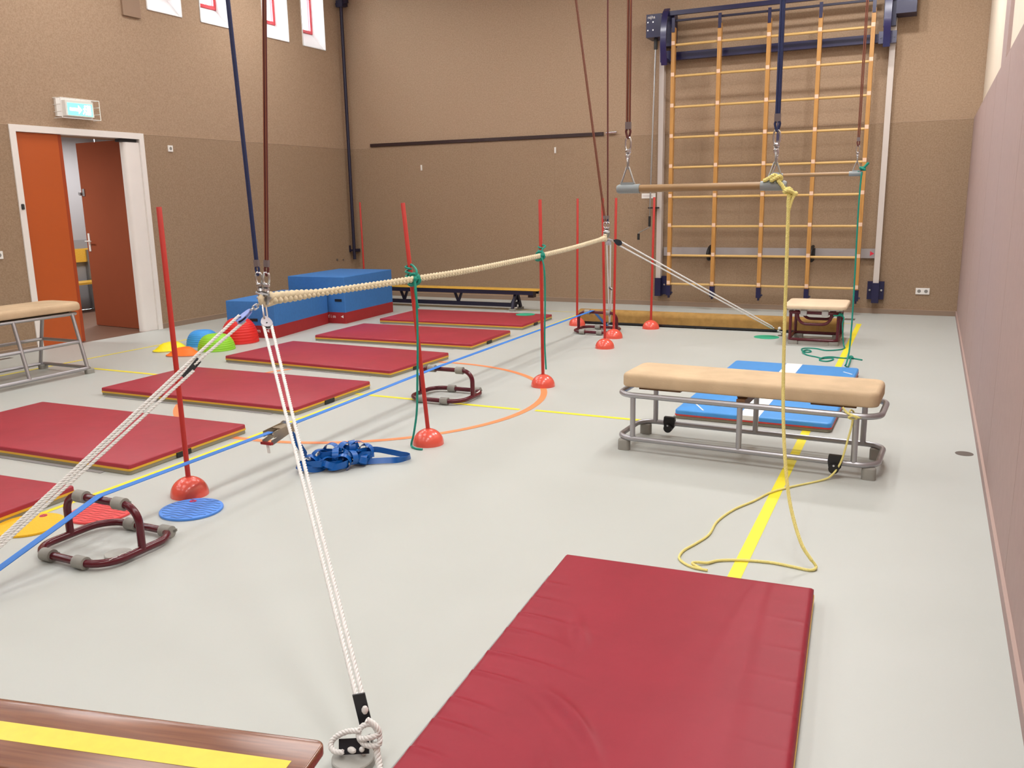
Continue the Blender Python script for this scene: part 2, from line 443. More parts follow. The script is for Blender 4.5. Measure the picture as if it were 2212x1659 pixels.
# far wall: upper fabric, lower panels standing 12 mm proud with joints
b = MB(); b.box(XL - 0.3, XR + 0.5, YF + 0.012, YF + 0.25, 0, CEIL, 0)
xs = [XL, -7.86, -6.48, -5.10, -3.745, -2.383, -0.994, XR]
for x0, x1 in zip(xs, xs[1:]): b.box(x0 + 0.0010, x1 - 0.0010, YF, YF + 0.0115, 0.0, SEAM - 0.006, 1)
b.box(XL, XR, YF + 0.0015, YF + 0.0125, 0.0, SEAM - 0.01, 3)
b.box(XL, XR, YF - 0.002, YF + 0.012, SEAM - 0.006, SEAM, 2)
struct('wall_far', b, [WALL_UP, WALL_LO, LEDGE, JOINT])
b = MB(); b.box(XL, XR, YF - 0.012, YF, 0, 0.062, 0); b.box(XL, XR, YF - 0.014, YF, 0.062, 0.067, 1)
struct('baseboard_far', b, [SKIRT, LEDGE])

# left wall with four window openings and the doorway
WIN = [(y0, y0 + 0.552) for k in range(7) for y0 in (-0.048 + 2.066 * (k - 1), 0.820 + 2.066 * (k - 1))]
WZ0, WZ1, WD = 3.86, 4.72, 0.42
DY0, DY1, DZ = 6.28, 7.90, 2.33
b = MB()
def lw(y0, y1, z0, z1, mi=0, x1=XL - 0.012, x0=XL - WD): b.box(x0, x1, y0, y1, z0, z1, mi)
lw(YN, DY0, 0, WZ0); lw(DY0, DY1, DZ, WZ0); lw(DY1, YF + 0.012, 0, WZ0)
lw(YN, WIN[0][0], WZ0, WZ1); lw(YN, YF + 0.012, WZ1, CEIL)
for (a0, a1), (c0, c1) in zip(WIN, WIN[1:]): lw(a1, c0, WZ0, WZ1)
lw(WIN[-1][1], YF + 0.012, WZ0, WZ1)
for y0, y1 in ((YN, 6.21), (7.95, YF)):
    b.box(XL - 0.012, XL, y0, y1, 0, SEAM - 0.006, 1); b.box(XL - 0.012, XL + 0.002, y0, y1, SEAM - 0.006, SEAM, 2)
struct('wall_left', b, [WALL_UP, WALL_LO, LEDGE])
b = MB()
for y0, y1 in ((YN, 6.21), (7.95, YF)):
    b.box(XL, XL + 0.012, y0, y1, 0, 0.062, 0); b.box(XL, XL + 0.014, y0, y1, 0.062, 0.067, 1)
struct('baseboard_left', b, [SKIRT, LEDGE])
# right wall: mauve panels to the seam, cream wall set back above
b = MB(); b.box(XR + 0.075, XR + 0.5, YN, YF, 0, CEIL, 1); b.box(XR, XR + 0.08, YN, YF, 0, SEAM + 0.005, 0)
for y in (0.9, 2.28, 3.65, 5.03, 6.4, 7.78, 9.15, 10.5): b.box(XR - 0.0005, XR + 0.01, y - 0.0012, y + 0.0012, 0.06, SEAM, 2)
struct('wall_right', b, [WALL_R, CREAM, mat('panel_joint_mauve', (0.36, 0.25, 0.22), 0.8)])
b = MB(); b.box(XR - 0.012, XR, YN, YF, 0, 0.062, 0); b.box(XR - 0.014, XR, YN, YF, 0.062, 0.067, 1)
struct('baseboard_right', b, [mat('skirting_mauve', (0.35, 0.25, 0.23), 0.7), mat('skirting_top', (0.42, 0.30, 0.26), 0.6)])
struct('trim_1', MB().box(XR + 0.05, XR + 0.085, 7.86, 8.42, SEAM + 0.005, CEIL), MAUVE)
# near wall behind the camera
b = MB(); b.box(XL - 0.3, XR + 0.5, YN - 0.2, YN, 0, CEIL, 0); b.box(XL, XR, YN, YN + 0.012, 0, SEAM, 1)
struct('wall_near', b, [WALL_UP, WALL_LO])

# windows: splayed white reveal, red frame, glass
for i, (y0, y1) in enumerate(WIN):
    r_ = MB(); xi = XL - 0.012; xo = XL - 0.25; z0 = WZ0; zi = WZ0 + 0.25; e_ = 0.012
    r_.add([(xi, y0, z0), (xi, y1, z0), (xo, y1, zi), (xo, y0, zi), (xo - 0.14, y1, zi), (xo - 0.14, y0, zi), (xo - 0.14, y0, z0), (xo - 0.14, y1, z0)], [(0, 1, 2, 3), (3, 2, 4, 5), (5, 4, 7, 6)])
    r_.box(xo - 0.14, XL + 0.001, y1 - e_, y1, z0, WZ1); r_.box(xo - 0.14, XL + 0.001, y0, y0 + e_, z0, WZ1); r_.box(xo - 0.14, XL + 0.001, y0, y1, WZ1 - e_, WZ1)
    r_.box(XL - 0.02, XL + 0.001, y0, y1, z0 - 0.004, z0 + 0.006)
    wo = struct('window_%d' % (i + 1), r_, REVEAL)
    fr = MB(); x0, x1 = xo - 0.03, xo + 0.02; g0, g1 = y0 + e_, y1 - e_
    fr.box(x0, x1, g0, g0 + 0.045, zi, WZ1 - e_); fr.box(x0, x1, g1 - 0.045, g1, zi, WZ1 - e_)
    fr.box(x0, x1, g0 + 0.045, g1 - 0.045, zi, zi + 0.045); fr.box(x0, x1, g0 + 0.045, g1 - 0.045, WZ1 - e_ - 0.045, WZ1 - e_)
    struct('window_frame', fr, WRED, wo)
    struct('pane', MB().box(xo - 0.012, xo - 0.006, g0 + 0.045, g1 - 0.045, zi + 0.045, WZ1 - e_ - 0.045), GLASS, wo)

# doorway: white frame, orange leaf closed, brown leaf swung into the corridor
b = MB(); b.box(XL - 0.10, XL + 0.014, 6.21, 6.28, 0, 2.395); b.box(XL - 0.10, XL + 0.014, 7.885, 7.95, 0, 2.395); b.box(XL - 0.10, XL + 0.014, 6.28, 7.885, 2.325, 2.395)
df = struct('trim_2', b, WHITE)
b = MB().lathe([(0.011, 0), (0.016, 0.004), (0.016, 0.05), (0.010, 0.058)], n=14)
struct('door_catch', b, BLACK, df, loc=(XL + 0.02, 6.245, 1.52), smooth=40)
# rounded white casing of the hinge side
p = [(XL - 0.16, 7.80), (XL - 0.075, 7.675)] + [(XL - 0.065 + 0.055 * cos(a), 7.715 + 0.055 * sin(a)) for a in [-PI * 0.6 + k * PI * 0.6 / 8 for k in range(9)]] + [(XL - 0.010, 7.884), (XL - 0.16, 7.884)]
struct('trim_3', MB().slab(p[::1], 0, 2.285), WHITE, smooth=30)
struct('trim_4', MB().box(XL - 0.10, XL - 0.02, 7.62, 7.86, 2.287, 2.32), BLACK)
d1 = MB(); d1.box(XL - 0.075, XL - 0.03, 6.282, 6.80, 0.008, 2.322, 0); d1.box(XL - 0.085, XL - 0.045, 6.80, 6.855, 0.008, 2.322, 1)
struct('door_1', d1, [ORDOOR, ORDARK])
hy = V(-8.965, 7.838, 0); tip = V(-9.89, 7.92, 0); dd = (tip - hy); L_ = 0.93; dd = dd.normalized()
tip = hy + dd * L_
d2 = struct('door_2', MB().bar(hy + V(0, 0, 1.165), tip + V(0, 0, 1.165), 0.04, 2.32, upv=(0, 0, 1)), BRDOOR)
nrm = V(dd.y, -dd.x, 0)
if nrm.dot(V(0, 0, 1.5) - hy) < 0: nrm = -nrm
h = MB(); c = hy + dd * (L_ - 0.055) + nrm * 0.024
h.bar(c + V(0, 0, 0.97), c + V(0, 0, 1.20), 0.036, 0.008, upv=nrm)
h.cyl(c + V(0, 0, 1.10), c + V(0, 0, 1.10) + nrm * 0.045, 0.008); h.tube([c + V(0, 0, 1.10) + nrm * 0.045 + dd * 0.02, c + V(0, 0, 1.10) + nrm * 0.045 - dd * 0.10], 0.008)
struct('door_handle', h, SHEET, d2, smooth=40)
h = MB(); h.bar(c + V(0, 0, 1.67), c + V(0, 0, 1.76), 0.045, 0.012, upv=nrm); h.cyl(c + dd * 0.05 + V(0, 0, 1.70), c + dd * 0.05 + V(0, 0, 1.70) + nrm * 0.03, 0.022)
struct('door_bolt', h, DSTEEL, d2, smooth=40)
# corridor beyond
b = MB(); b.box(-11.6, XL, 5.4, 9.6, -0.1, -0.0005)
struct('floor_corridor', b, CORR)
b = MB(); b.box(-11.7, -11.6, 5.4, 9.6, 0, 1.05, 1); b.box(-11.7, -11.605, 5.4, 9.6, 1.05, 2.6, 0)
b.box(-11.6, XL - WD, 9.6, 9.7, 0, 2.6, 0); b.box(-11.6, XL - WD, 5.3, 5.4, 0, 2.6, 0)
struct('wall_corridor', b, [CORW, CORT])
struct('ceiling_corridor', MB().box(-11.7, XL - WD, 5.3, 9.7, 2.6, 2.7), PLASTER)
t = thing('slatted_bench', 'wooden changing room bench seen through the open doorway', 'bench', (-11.3, 7.9, 0))
MB().box(-0.16, 0.18, -1.0, 1.5, 0.42, 0.45).build('seat', BENCHY, t, smooth=0)
MB().box(-0.29, -0.26, -1.0, 1.5, 0.72, 0.92).build('back_board', BENCHY, t, smooth=0)
for y in (-0.8, 1.3):
    l_ = MB(); l_.box(-0.27, 0.14, y - 0.02, y + 0.02, 0.38, 0.42); l_.box(0.10, 0.14, y - 0.02, y + 0.02, 0, 0.38); l_.box(-0.27, -0.23, y - 0.02, y + 0.02, 0, 0.9)
    l_.build('leg', DSTEEL, t, smooth=0)

# ceiling lights (the hall's own lamps) and added corridor fill lights
def lamp(x, y, z, name, e, sx, sy, label, group, watt, first):
    t = thing(name, label, 'ceiling light', (x, y, z), group=group)
    MB().box(-sx / 2 - 0.02, sx / 2 + 0.02, -sy / 2 - 0.02, sy / 2 + 0.02, 0.012, 0.09).build('housing', SHEET, t, smooth=0)
    ld = bpy.data.lights.new('tube_light', 'AREA'); ld.shape = 'RECTANGLE'; ld.size = sx; ld.size_y = sy
    ld.energy = watt; ld.color = LAMP_COL
    lo = bpy.data.objects.new('tube_light', ld); COL.objects.link(lo); lo.parent = t; lo.location = (0, 0, 0.0)
    return t
for i, (x, y, sx, wt) in enumerate(LAMPS):
    lamp(x, y, CEIL - 0.10, 'ceiling_light', 1, sx, 0.4 if y > 9 else 1.5, 'long fluorescent ceiling light of the hall, out of the picture', 'fluorescent ceiling lights of the hall', wt, i == 0)
lamp(-10.6, 6.4, 2.5, 'corridor_fill', 1, 0.6, 0.6, 'unseen square fill light added in the corridor for the brown door', None, 52, True)  # added fill, stands in for bounce on the brown door leaf
lamp(-10.6, 9.0, 2.5, 'corridor_fill', 1, 0.6, 0.6, 'unseen square fill light set behind the open brown door leaf', None, 42, True)  # unseen fill placed to brighten the corridor wall past the leaf

# ================================================================== THINGS ON THE WALLS
# exit sign
t = thing('exit_sign', 'lit green exit sign in a white wire cage above the doorway', 'exit sign', (XL - 0.012, 7.03, 2.60))
MB().box(0.0, 0.03, -0.235, 0.22, -0.085, 0.115, bev=0).build('back_plate', SHEET, t, smooth=0)
MB().box(0.03, 0.085, -0.165, 0.195, -0.075, 0.09).build('housing', SHEET, t, smooth=0)
MB().box(0.085, 0.088, -0.14, 0.175, -0.065, 0.062).build('lit_panel', emit('sign_green', (0.12, 0.95, 0.66), 2.3), t, smooth=0)
pg = MB(); x0, x1 = 0.088, 0.0895
E0 = 0.9
pg.box(x0, x1, -0.115, -0.005, -0.02, 0.012)          # arrow shaft
pg.add([(x1, -0.005, -0.05), (x1, 0.04, -0.004), (x1, -0.005, 0.042), (x0, -0.005, -0.05), (x0, 0.04, -0.004), (x0, -0.005, 0.042)], [(0, 1, 2), (5, 4, 3), (0, 3, 4, 1), (1, 4, 5, 2), (2, 5, 3, 0)])
pg.box(x0, x1, 0.105, 0.155, -0.055, 0.05)            # doorway block
pg.lathe([(0.0, 0), (0.011, 0), (0.011, 0.0015), (0, 0.0015)], (0, 0, 0), 12)
for i in range(len(pg.v) - 48, len(pg.v)): vx, vy, vz = pg.v[i]; pg.v[i] = (x0 + vz, 0.083 + vy, 0.038 + vx)
for a, c in (((0.082, 0.028), (0.072, -0.012)), ((0.072, -0.012), (0.092, -0.03)), ((0.092, -0.03), (0.084, -0.055)), ((0.072, -0.012), (0.052, -0.048)), ((0.080, 0.02), (0.058, 0.004)), ((0.080, 0.02), (0.100, 0.002))):
    pg.bar((x0 + 0.001, *a), (x0 + 0.001, *c), 0.011, 0.001, upv=(1, 0, 0))
pg.build('running_figure_and_arrow', emit('sign_white', (0.85, 1.0, 0.95), 6.0), t, smooth=0)
cg = MB(); X0, X1, Y0, Y1, Z0, Z1 = 0.0, 0.125, -0.25, 0.245, -0.105, 0.105
for y in (Y0, Y1):
    for z in (Z0, -0.04, 0.035, Z1): cg.cyl((X0, y, z), (X1, y, z), 0.004, 6)
    cg.cyl((X1, y, Z0), (X1, y, Z1), 0.004, 6)
for z in (Z0, Z1): cg.cyl((X1, Y0, z), (X1, Y1, z), 0.004, 6)
for k in range(1, 7):
    y = Y0 + (Y1 - Y0) * k / 7
    for z in (Z0, Z1): cg.cyl((0.09, y, z), (X1, y, z), 0.002, 5)
cg.build('cage', SHEET, t)

def socket(name, label, loc, axis, n, group=None):
    t = thing(name, label, 'socket', loc)
    w_ = 0.08 * n
    if axis == 'x': t.rotation_euler = (0, 0, PI / 2)     # on the left wall
    p = MB(); p.box(-w_ / 2, w_ / 2, -0.012, 0, -0.04, 0.04); p.build('plate', SHEET, t, smooth=0)
    for k in range(n):
        cx = -w_ / 2 + 0.04 + 0.08 * k; q = MB(); q.lathe([(0, 0), (0.021, 0), (0.021, 0.002), (0, 0.002)], n=20)
        q.v = [(cx + x, -0.0125 - z, y) for x, y, z in q.v]; q.build('outlet', mat('socket_recess', (0.25, 0.24, 0.22), 0.6), t)
    return t
socket('double_socket', 'white double power socket low on the far wall near the right corner', (-0.05, YF, 0.305), 'y', 2)
t = socket('wall_socket', 'small white single socket high on left wall beside the doorway', (XL, 8.36, 2.237), 'x', 1)
t.scale = (0.95, 1, 0.95)
socket('light_switch', 'cream switch on left wall at the left edge of the picture', (XL, 5.915, 1.06), 'x', 1)
MB().box(XL - 0.012, XL + 0.018, 7.835, 8.09, 3.73, 4.35).build('wall_vent', mat('vent_tan', (0.29, 0.19, 0.125), 0.7), smooth=0)
tag(bpy.data.objects['wall_vent'], 'flat brown box on the left wall left of the high windows', 'vent box')
b = MB(); b.box(-8.33, -6.34, YF - 0.022, YF - 0.002, 2.405, 2.452); b.box(-6.32, -4.335, YF - 0.022, YF - 0.002, 2.405, 2.452); b.box(-6.42, -6.24, YF - 0.024, YF - 0.002, 2.408, 2.449)
tag(b.build('wall_batten', MAHOG, smooth=0), 'long dark brown batten screwed along the far wall seam', 'batten')
tag(MB().cyl((-4.29, YF - 0.03, 2.435), (-4.13, YF - 0.03, 2.44), 0.017, 10).build('wall_latch', STEEL), 'small shiny metal latch at right end of the dark batten', 'latch')
for x, z, lb in ((-7.385, 2.052, 'small pale clip on far wall, the lower one under the batten'), (-5.085, 2.233, 'small pale clip on far wall, the upper one near the batten')):
    c = MB(); c.box(x - 0.012, x + 0.012, YF - 0.012, YF, z - 0.045, z + 0.04); c.box(x - 0.006, x + 0.006, YF - 0.02, YF - 0.012, z - 0.03, z + 0.02)
    tag(c.build('wall_clip', SHEET, smooth=0), lb, 'clip')
c = MB(); c.box(-3.76, -3.555, YF - 0.006, YF, 1.515, 1.585, 0)
for z in (1.54, 1.552): c.box(-3.74, -3.60, YF - 0.0068, YF - 0.006, z, z + 0.003, 1)
tag(c.build('instruction_plate', [SHEET, MAUVE], smooth=0), 'small white instruction label on far wall beside the crank rod', 'label plate')
for y, z, r in ((11.668, 0.617, 0.018), (11.831, 0.605, 0.013)):
    c = MB().cyl((XL, y, z), (XL + 0.012, y, z), r, 10); o = c.build('wall_plug', DARKP)
    tag(o, 'dark round wall plug by the corner, %s of the pair' % ('left' if y < 11.7 else 'right'), 'wall plug')
# navy pole in the corner
t = thing('corner_pole', 'slim navy blue pole standing in the far left corner', 'pole', (-8.668, 12.03, 0))
MB().cyl((0, 0, 0.60), (0, 0, CEIL), 0.026, 14).build('pole', NAVYD, t)
b = MB(); b.bar((0, -0.0, 0.745), (0.0, 0.13, 0.745), 0.06, 0.05); b.bar((-0.085, 0.0, 0.75), (0.10, 0, 0.75), 0.03, 0.03); b.bar((-0.075, -0.01, 0.72), (-0.075, -0.01, 0.83), 0.02, 0.02)
b.build('bracket', NAVYD, t, smooth=0)
b = MB(); b.bar((0, 0, 4.60), (0, 0.13, 4.60), 0.07, 0.07); b.bar((-0.085, 0, 4.58), (0.13, 0, 4.62), 0.05, 0.05); b.box(-0.06, 0.06, -0.05, 0.05, 4.54, 4.64); b.build('bracket', NAVYD, t, smooth=0)

# ---------------------------------------------------------------- climbing frame
YFR = 11.86
t = thing('climbing_frame', 'tall wooden climbing frame with navy fittings on the far wall', 'climbing frame', (-2.03, YFR, 0))
UX = [-3.255, -2.65, -2.03, -1.42, -0.815]; RZ = [0.346 + 0.3925 * k for k in range(9)]
for i, x in enumerate(UX):
    x -= -2.03
    u = MB().box(x - 0.024, x + 0.024, -0.035, 0.035, 0.31, 3.70, 0).build('upright', ORW, t, smooth=0)
    for z in RZ: MB().box(x - 0.0225, x + 0.0225, -0.0362, -0.0345, z - 0.002, z + 0.045).build('rung_plug', PATCH, u, smooth=0)
    fb = MB(); fb.box(x - 0.029, x + 0.029, -0.04, 0.04, 0.19, 0.33); fb.box(x - 0.01, x + 0.012, -0.025, 0.025, 0.155, 0.19); fb.cyl((x + 0.03, 0, 0.225), (x + 0.05, 0, 0.225), 0.013, 8)
    fb.build('foot_bracket', NAVY, t, smooth=0)
    MB().box(x - 0.020, x + 0.020, -0.042, -0.030, 3.64, 3.82).build('top_bracket', NAVY, t, smooth=0)
for k, z in enumerate(RZ):
    MB().cyl((UX[0] + 2.03 + 0.01, 0, z), (UX[-1] + 2.03 - 0.01, 0, z), 0.0165, 12).build('rung', TAN, t)
MB().box(-1.34, 1.30, 0.0, 0.045, 3.86, 3.915).build('top_beam', NAVY, t, smooth=0)
MB().box(-1.22, 1.21, -0.01, 0.02, 3.775, 3.80).build('top_rail', NAVYD, t, smooth=0)
MB().box(-1.42, 1.39, 0.17, 0.24, 3.325, 3.425).build('cross_beam', NAVY, t, smooth=0)
for s_, x in ((-1, -1.335), (1, 1.375)):
    a = MB(); P_ = [(0.05, 3.95), (-0.06, 3.85), (-0.12, 3.62), (-0.11, 3.42), (-0.05, 3.24)]
    a.ribbon(smooth_path([(x, y, z) for y, z in P_], 6), (1, 0, 0), 0.078, 0.02); a.bar((x, -0.05, 3.3), (x, 0.2, 3.3), 0.06, 0.05)
    a.box(x - 0.10, x + 0.10, 0.10, 0.17, 3.30, 3.44)
    for q in (-0.075, 0.075): a.cyl((x + q, 0.10, 3.37), (x + q, 0.09, 3.37), 0.012, 8)
    a.build('swing_arm', mat('navy_light', (0.014, 0.012, 0.075), 0.32, coat=0.3), t, smooth=40)
    g = MB(); g.box(x + (-0.27 if s_ < 0 else 0.08), x + (-0.06 if s_ < 0 else 0.30), 0.0, 0.30, 3.61, 3.90); g.box(x - 0.06, x + 0.08, 0.12, 0.28, 3.50, 3.90)
    gb = g.build('gear_housing', NAVY, t, smooth=0)
    if s_ < 0:
        h = MB()
        for qx in (-0.245, -0.175):
            for qz in (3.70, 3.80): h.cyl((x + qx, 0.0, qz), (x + qx, -0.006, qz), 0.010, 8)
        h.build('bolts', STEEL, gb)
        text_mesh('nijha', 0.055, 0.0006, 'maker_mark', WTXT, gb, Matrix.Translation((x - 0.25, -0.001, 3.845)) @ Matrix.Rotation(PI / 2, 4, 'X'))
    MB().sphere((x + (-0.03 if s_ < 0 else 0.05), -0.01, 3.86), 0.028, 12).build('buffer', PATCH, t)
    r_ = MB(); xr = x - 0.105 if s_ < 0 else x + 0.055
    r_.box(xr - 0.034, xr + 0.034, 0.20, 0.29, 0.40, 3.70 if s_ < 0 else 3.66); r_.box(xr - 0.034 if s_ < 0 else xr + 0.012, xr - 0.012 if s_ < 0 else xr + 0.034, 0.20, 0.29, 3.6, 3.78)
    r_.build('wall_rail', mat('rail_white', (0.62, 0.56, 0.52), 0.4), t, smooth=0)
    fb = MB(); fb.box(xr - 0.04, xr + (0.045 if s_ < 0 else 0.045), 0.17, 0.30, 0.15, 0.405)
    if s_ < 0: fb.box(xr + 0.04, xr + 0.13, 0.24, 0.30, 0.17, 0.43)
    else: fb.box(xr - 0.10, xr + 0.10, 0.24, 0.30, 0.19, 0.42)
    fo = fb.build('rail_foot', NAVY, t, smooth=0)
    h = MB()
    for q in ((0.085,) if s_ < 0 else (-0.07, 0.07)): h.cyl((xr + q, 0.24, 0.31), (xr + q, 0.228, 0.31), 0.013, 8)
    h.build('bolts', STEEL, fo)
b = MB(); b.box(-1.38, 1.40, 0.255, 0.295, 0.715, 0.835); gr = b.build('wall_bar', mat('grey_bar', (0.33, 0.30, 0.30), 0.5), t, smooth=0)
b = MB(); b.add([(1.335, 0.2535, 0.805), (1.335, 0.2535, 0.745), (1.385, 0.2535, 0.775)], [(0, 1, 2)]); b.build('red_arrow', mat('sticker_red', (0.7, 0.02, 0.05), 0.5), gr, smooth=0)
for x in (-0.70, 0.635):
    h = MB(); h.tube(smooth_path([(x, 0.25, 0.86), (x, 0.12, 0.84), (x - 0.01, 0.06, 0.77), (x, 0.07, 0.69), (x + 0.02, 0.12, 0.70)], 5), 0.022, 8); h.box(x - 0.03, x + 0.03, 0.2, 0.26, 0.74, 0.84)
    h.build('catch_hook', BLACK, t)
c = MB(); c.cyl((-1.50, 0.10, 3.50), (-1.545, 0.10, 1.38), 0.011, 8); c.tube([(-1.545, 0.10, 1.38), (-1.548, 0.10, 1.12), (-1.70, 0.10, 1.045), (-1.705, 0.10, 0.95)], 0.007, 8)
ck = c.build('crank_rod', DSTEEL, t)
c = MB(); c.cyl((-1.547, 0.10, 1.27), (-1.548, 0.10, 1.13), 0.017, 10); c.cyl((-1.704, 0.10, 1.03), (-1.705, 0.10, 0.945), 0.018, 10); c.build('grips', BLACK, ck)
c = MB(); c.box(-1.57, -1.44, 0.09, 0.30, 1.375, 1.395); c.cyl((-1.50, 0.10, 3.62), (-1.50, 0.10, 3.47), 0.026, 8); c.build('rod_guide', BLACK, t)

# ================================================================== MATS
def mat_cover(wx, wy, z0, z1, folds=None, nx=2, ny=2, r=0.02):
    """red vinyl upper half of a mat with softly rounded rim; folds(x, y) lifts the top"""
    m = MB(); poly = rrect(0, 0, wx, wy, 0.012, 3); offs = offsets(poly)
    m.slab(poly, z0, z1, r, 0, 0.0)
    return m
def gym_mat(label, group=None):
    t = thing('gym_mat', label, 'mat', group=group)
    MB().slab(rrect(0, 0, 2.0, 1.0, 0.015, 3), 0.037, 0.064, 0.010, 0, 0.0).build('cover', RED, t)
    MB().slab(rrect(0, 0, 2.004, 1.004, 0.016, 3), 0.024, 0.037, 0.0).build('edge_band', MYEL, t)
    MB().slab(rrect(0, 0, 2.0, 1.0, 0.02, 3), 0.002, 0.024, 0.0).build('base', MGREY, t)
    MB().box(-0.93, 0.80, -0.535, -0.49, 0.001, 0.0038).build('hook_flap', FLAP, t, smooth=0)
    MB().box(1.001, 1.008, -0.14, -0.02, 0.006, 0.036).build('carry_strap', BLACK, t, smooth=0)
    return t
m0 = gym_mat('red gym mat at the left edge, nearest of the row, mostly out of frame')
place(m0, (-5.06, 2.455, 0), math.radians(3))
for loc, a, lb in (((-5.13, 3.865, 0), 1.5, 'red gym mat crossed by the white guy ropes, second from the front in the row'),
                   ((-5.155, 5.39, 0), 1.0, 'red gym mat just behind the nearest red pole, third from the front in the row'),
                   ((-5.242, 6.885, 0), -2.0, 'red gym mat left of the middle burgundy frame, fourth from the front in the row'),
                   ((-5.27, 8.36, 0), 1.5, 'red gym mat beside the tall blue foam block, fifth from the front in the row'),
                   ((-5.36, 9.80, 0), 2.0, 'farthest red gym mat with a green rubber spot on it')):
    place(copy_tree(m0), loc, math.radians(a), lb)
# foreground mat with creased cover
t = thing('creased_gym_mat', 'large red gym mat with creased cover in the right foreground', 'mat', (-0.735, 2.245, 0), math.radians(4))
ridges = [(-0.42, 0.12, 0.9, 0.0030), (-0.28, 0.16, 0.7, 0.0034), (-0.16, 0.14, 1.0, 0.0030), (0.0, 0.18, 0.6, 0.0040), (0.13, 0.22, 0.5, 0.0044), (0.30, 0.15, 0.8, 0.0036), (0.42, 0.18, 0.6, 0.0035), (0.56, 0.10, 0.9, 0.0025), (0.70, 0.09, 0.9, 0.0020)]
def fold(x, y):
    z = 0.0; s = x + 0.5
    for (yc, ln, sl, am) in ridges:
        yy = yc - 0.30 * s * sl * s / 0.3; d = y - yy
        z += 2.1 * am * math.exp(-(s / ln) ** 2) * (math.exp(-(d / 0.011) ** 2) - 0.6 * math.exp(-((d - 0.024) / 0.018) ** 2))
    s2 = 0.5 - x
    for k in range(9):
        yc = -0.9 + 0.2 * k + 0.03 * sin(7.0 * k); d = y - yc - 0.08 * s2
        z += 0.0014 * math.exp(-(s2 / 0.13) ** 2) * math.exp(-(d / 0.012) ** 2)
    # two long bent folds
    for (x0, y0, ang, cv, ln, am) in ((-0.28, 0.46, -1.15, 0.0, 0.22, 0.0045), (-0.24, -0.02, -0.55, -1.6, 0.34, 0.0065), (-0.15, -0.30, -1.0, 0.0, 0.30, 0.0055)):
        ex, ey = cos(ang), sin(ang); u = (x - x0) * ex + (y - y0) * ey; v_ = -(x - x0) * ey + (y - y0) * ex - cv * u * u * 0.5
        if -0.15 < u < ln + 0.15:
            g = math.exp(-((u - ln / 2) / (ln * 0.42)) ** 2)
            z += 2.0 * am * g * (math.exp(-(v_ / 0.020) ** 2) - 0.6 * math.exp(-((v_ + 0.045) / 0.030) ** 2))
    return z
NX, NY = 110, 220; vs = []; fs = []
for j in range(NY + 1):
    for i in range(NX + 1):
        u = -1 + 2 * i / NX; v_ = -1 + 2 * j / NY
        x = 0.5 * u; y = 1.0 * v_
        ex = min(1.0, (0.5 - abs(x)) / 0.02); ey = min(1.0, (1.0 - abs(y)) / 0.02); e = min(ex, ey)
        z = 0.052 + 0.010 * math.sqrt(max(0, 1 - (1 - e) ** 2)) + 0.004 * (1 - abs(u) ** 4) * (1 - v_ ** 6) + fold(x, y) * min(1, (0.5 - abs(x)) / 0.01 + 0.3)
        vs.append((x, y, z))
for j in range(NY):
    for i in range(NX):
        a = j * (NX + 1) + i; fs.append((a, a + 1, a + NX + 2, a + NX + 1))
mb = MB().add(vs, fs)
border = [j for j in range(NX + 1)] + [(j + 1) * (NX + 1) - 1 for j in range(1, NY + 1)] + [NY * (NX + 1) + i for i in range(NX - 1, -1, -1)] + [j * (NX + 1) for j in range(NY - 1, 0, -1)]
b0 = len(mb.v)
for k in border: mb.v.append((vs[k][0], vs[k][1], 0.032))
nb = len(border)
for k in range(nb): mb.f.append((border[k], b0 + k, b0 + (k + 1) % nb, border[(k + 1) % nb])); mb.m.append(0)
mb.build('cover', mat('mat_red_front', (0.29, 0.020, 0.036), 0.44, var=0.05, scale=5, bump=0.10, bscale=14, spec=0.22), t, smooth=60)
MB().slab(rrect(0, 0, 1.006, 2.006, 0.01, 2), 0.023, 0.032, 0).build('edge_band', MYEL, t)
MB().slab(rrect(0, 0, 0.994, 1.994, 0.012, 2), 0.004, 0.023, 0).build('base', MGREY, t)
MB().box(-0.530, -0.46, -0.95, 0.86, 0.012, 0.016).build('hook_flap', FLAP, t, smooth=0)
# blue mat
t = thing('landing_mat', 'blue mat with one white stripe lying behind the wheeled bench', 'mat', (-1.013, 6.87, 0), math.radians(-0.6))
c = MB(); c.slab(rrect(0, 0, 1.05, 2.04, 0.03, 4), 0.034, 0.066, 0.012, 0, 0.0)
cv = c.build('cover', BLUEM, t)
MB().box(-0.075, 0.06, -1.021, 1.02, 0.0355, 0.0672, bev=0.0).build('stripe', MWHITE, cv, smooth=0)
c = MB()
for (x0, y0, x1, y1) in ((-0.44, -0.78, -0.33, -0.98), (0.42, 0.79, 0.50, 0.70)):
    c.bar((x0, y0, 0.0672), (x1, y1, 0.0672), 0.010, 0.002, upv=(0, 0, 1))
c.build('corner_stitching', WTXT, cv, smooth=0)
MB().slab(rrect(0, 0, 1.054, 2.044, 0.03, 4), 0.024, 0.034, 0).build('edge_band', REDEDGE, t)
MB().slab(rrect(0, 0, 1.045, 2.035, 0.03, 4), 0.003, 0.024, 0).build('base', MGREY, t)
MB().box(-0.545, -0.50, -0.97, 0.97, 0.001, 0.0035).build('hook_flap', FLAP, t, smooth=0)

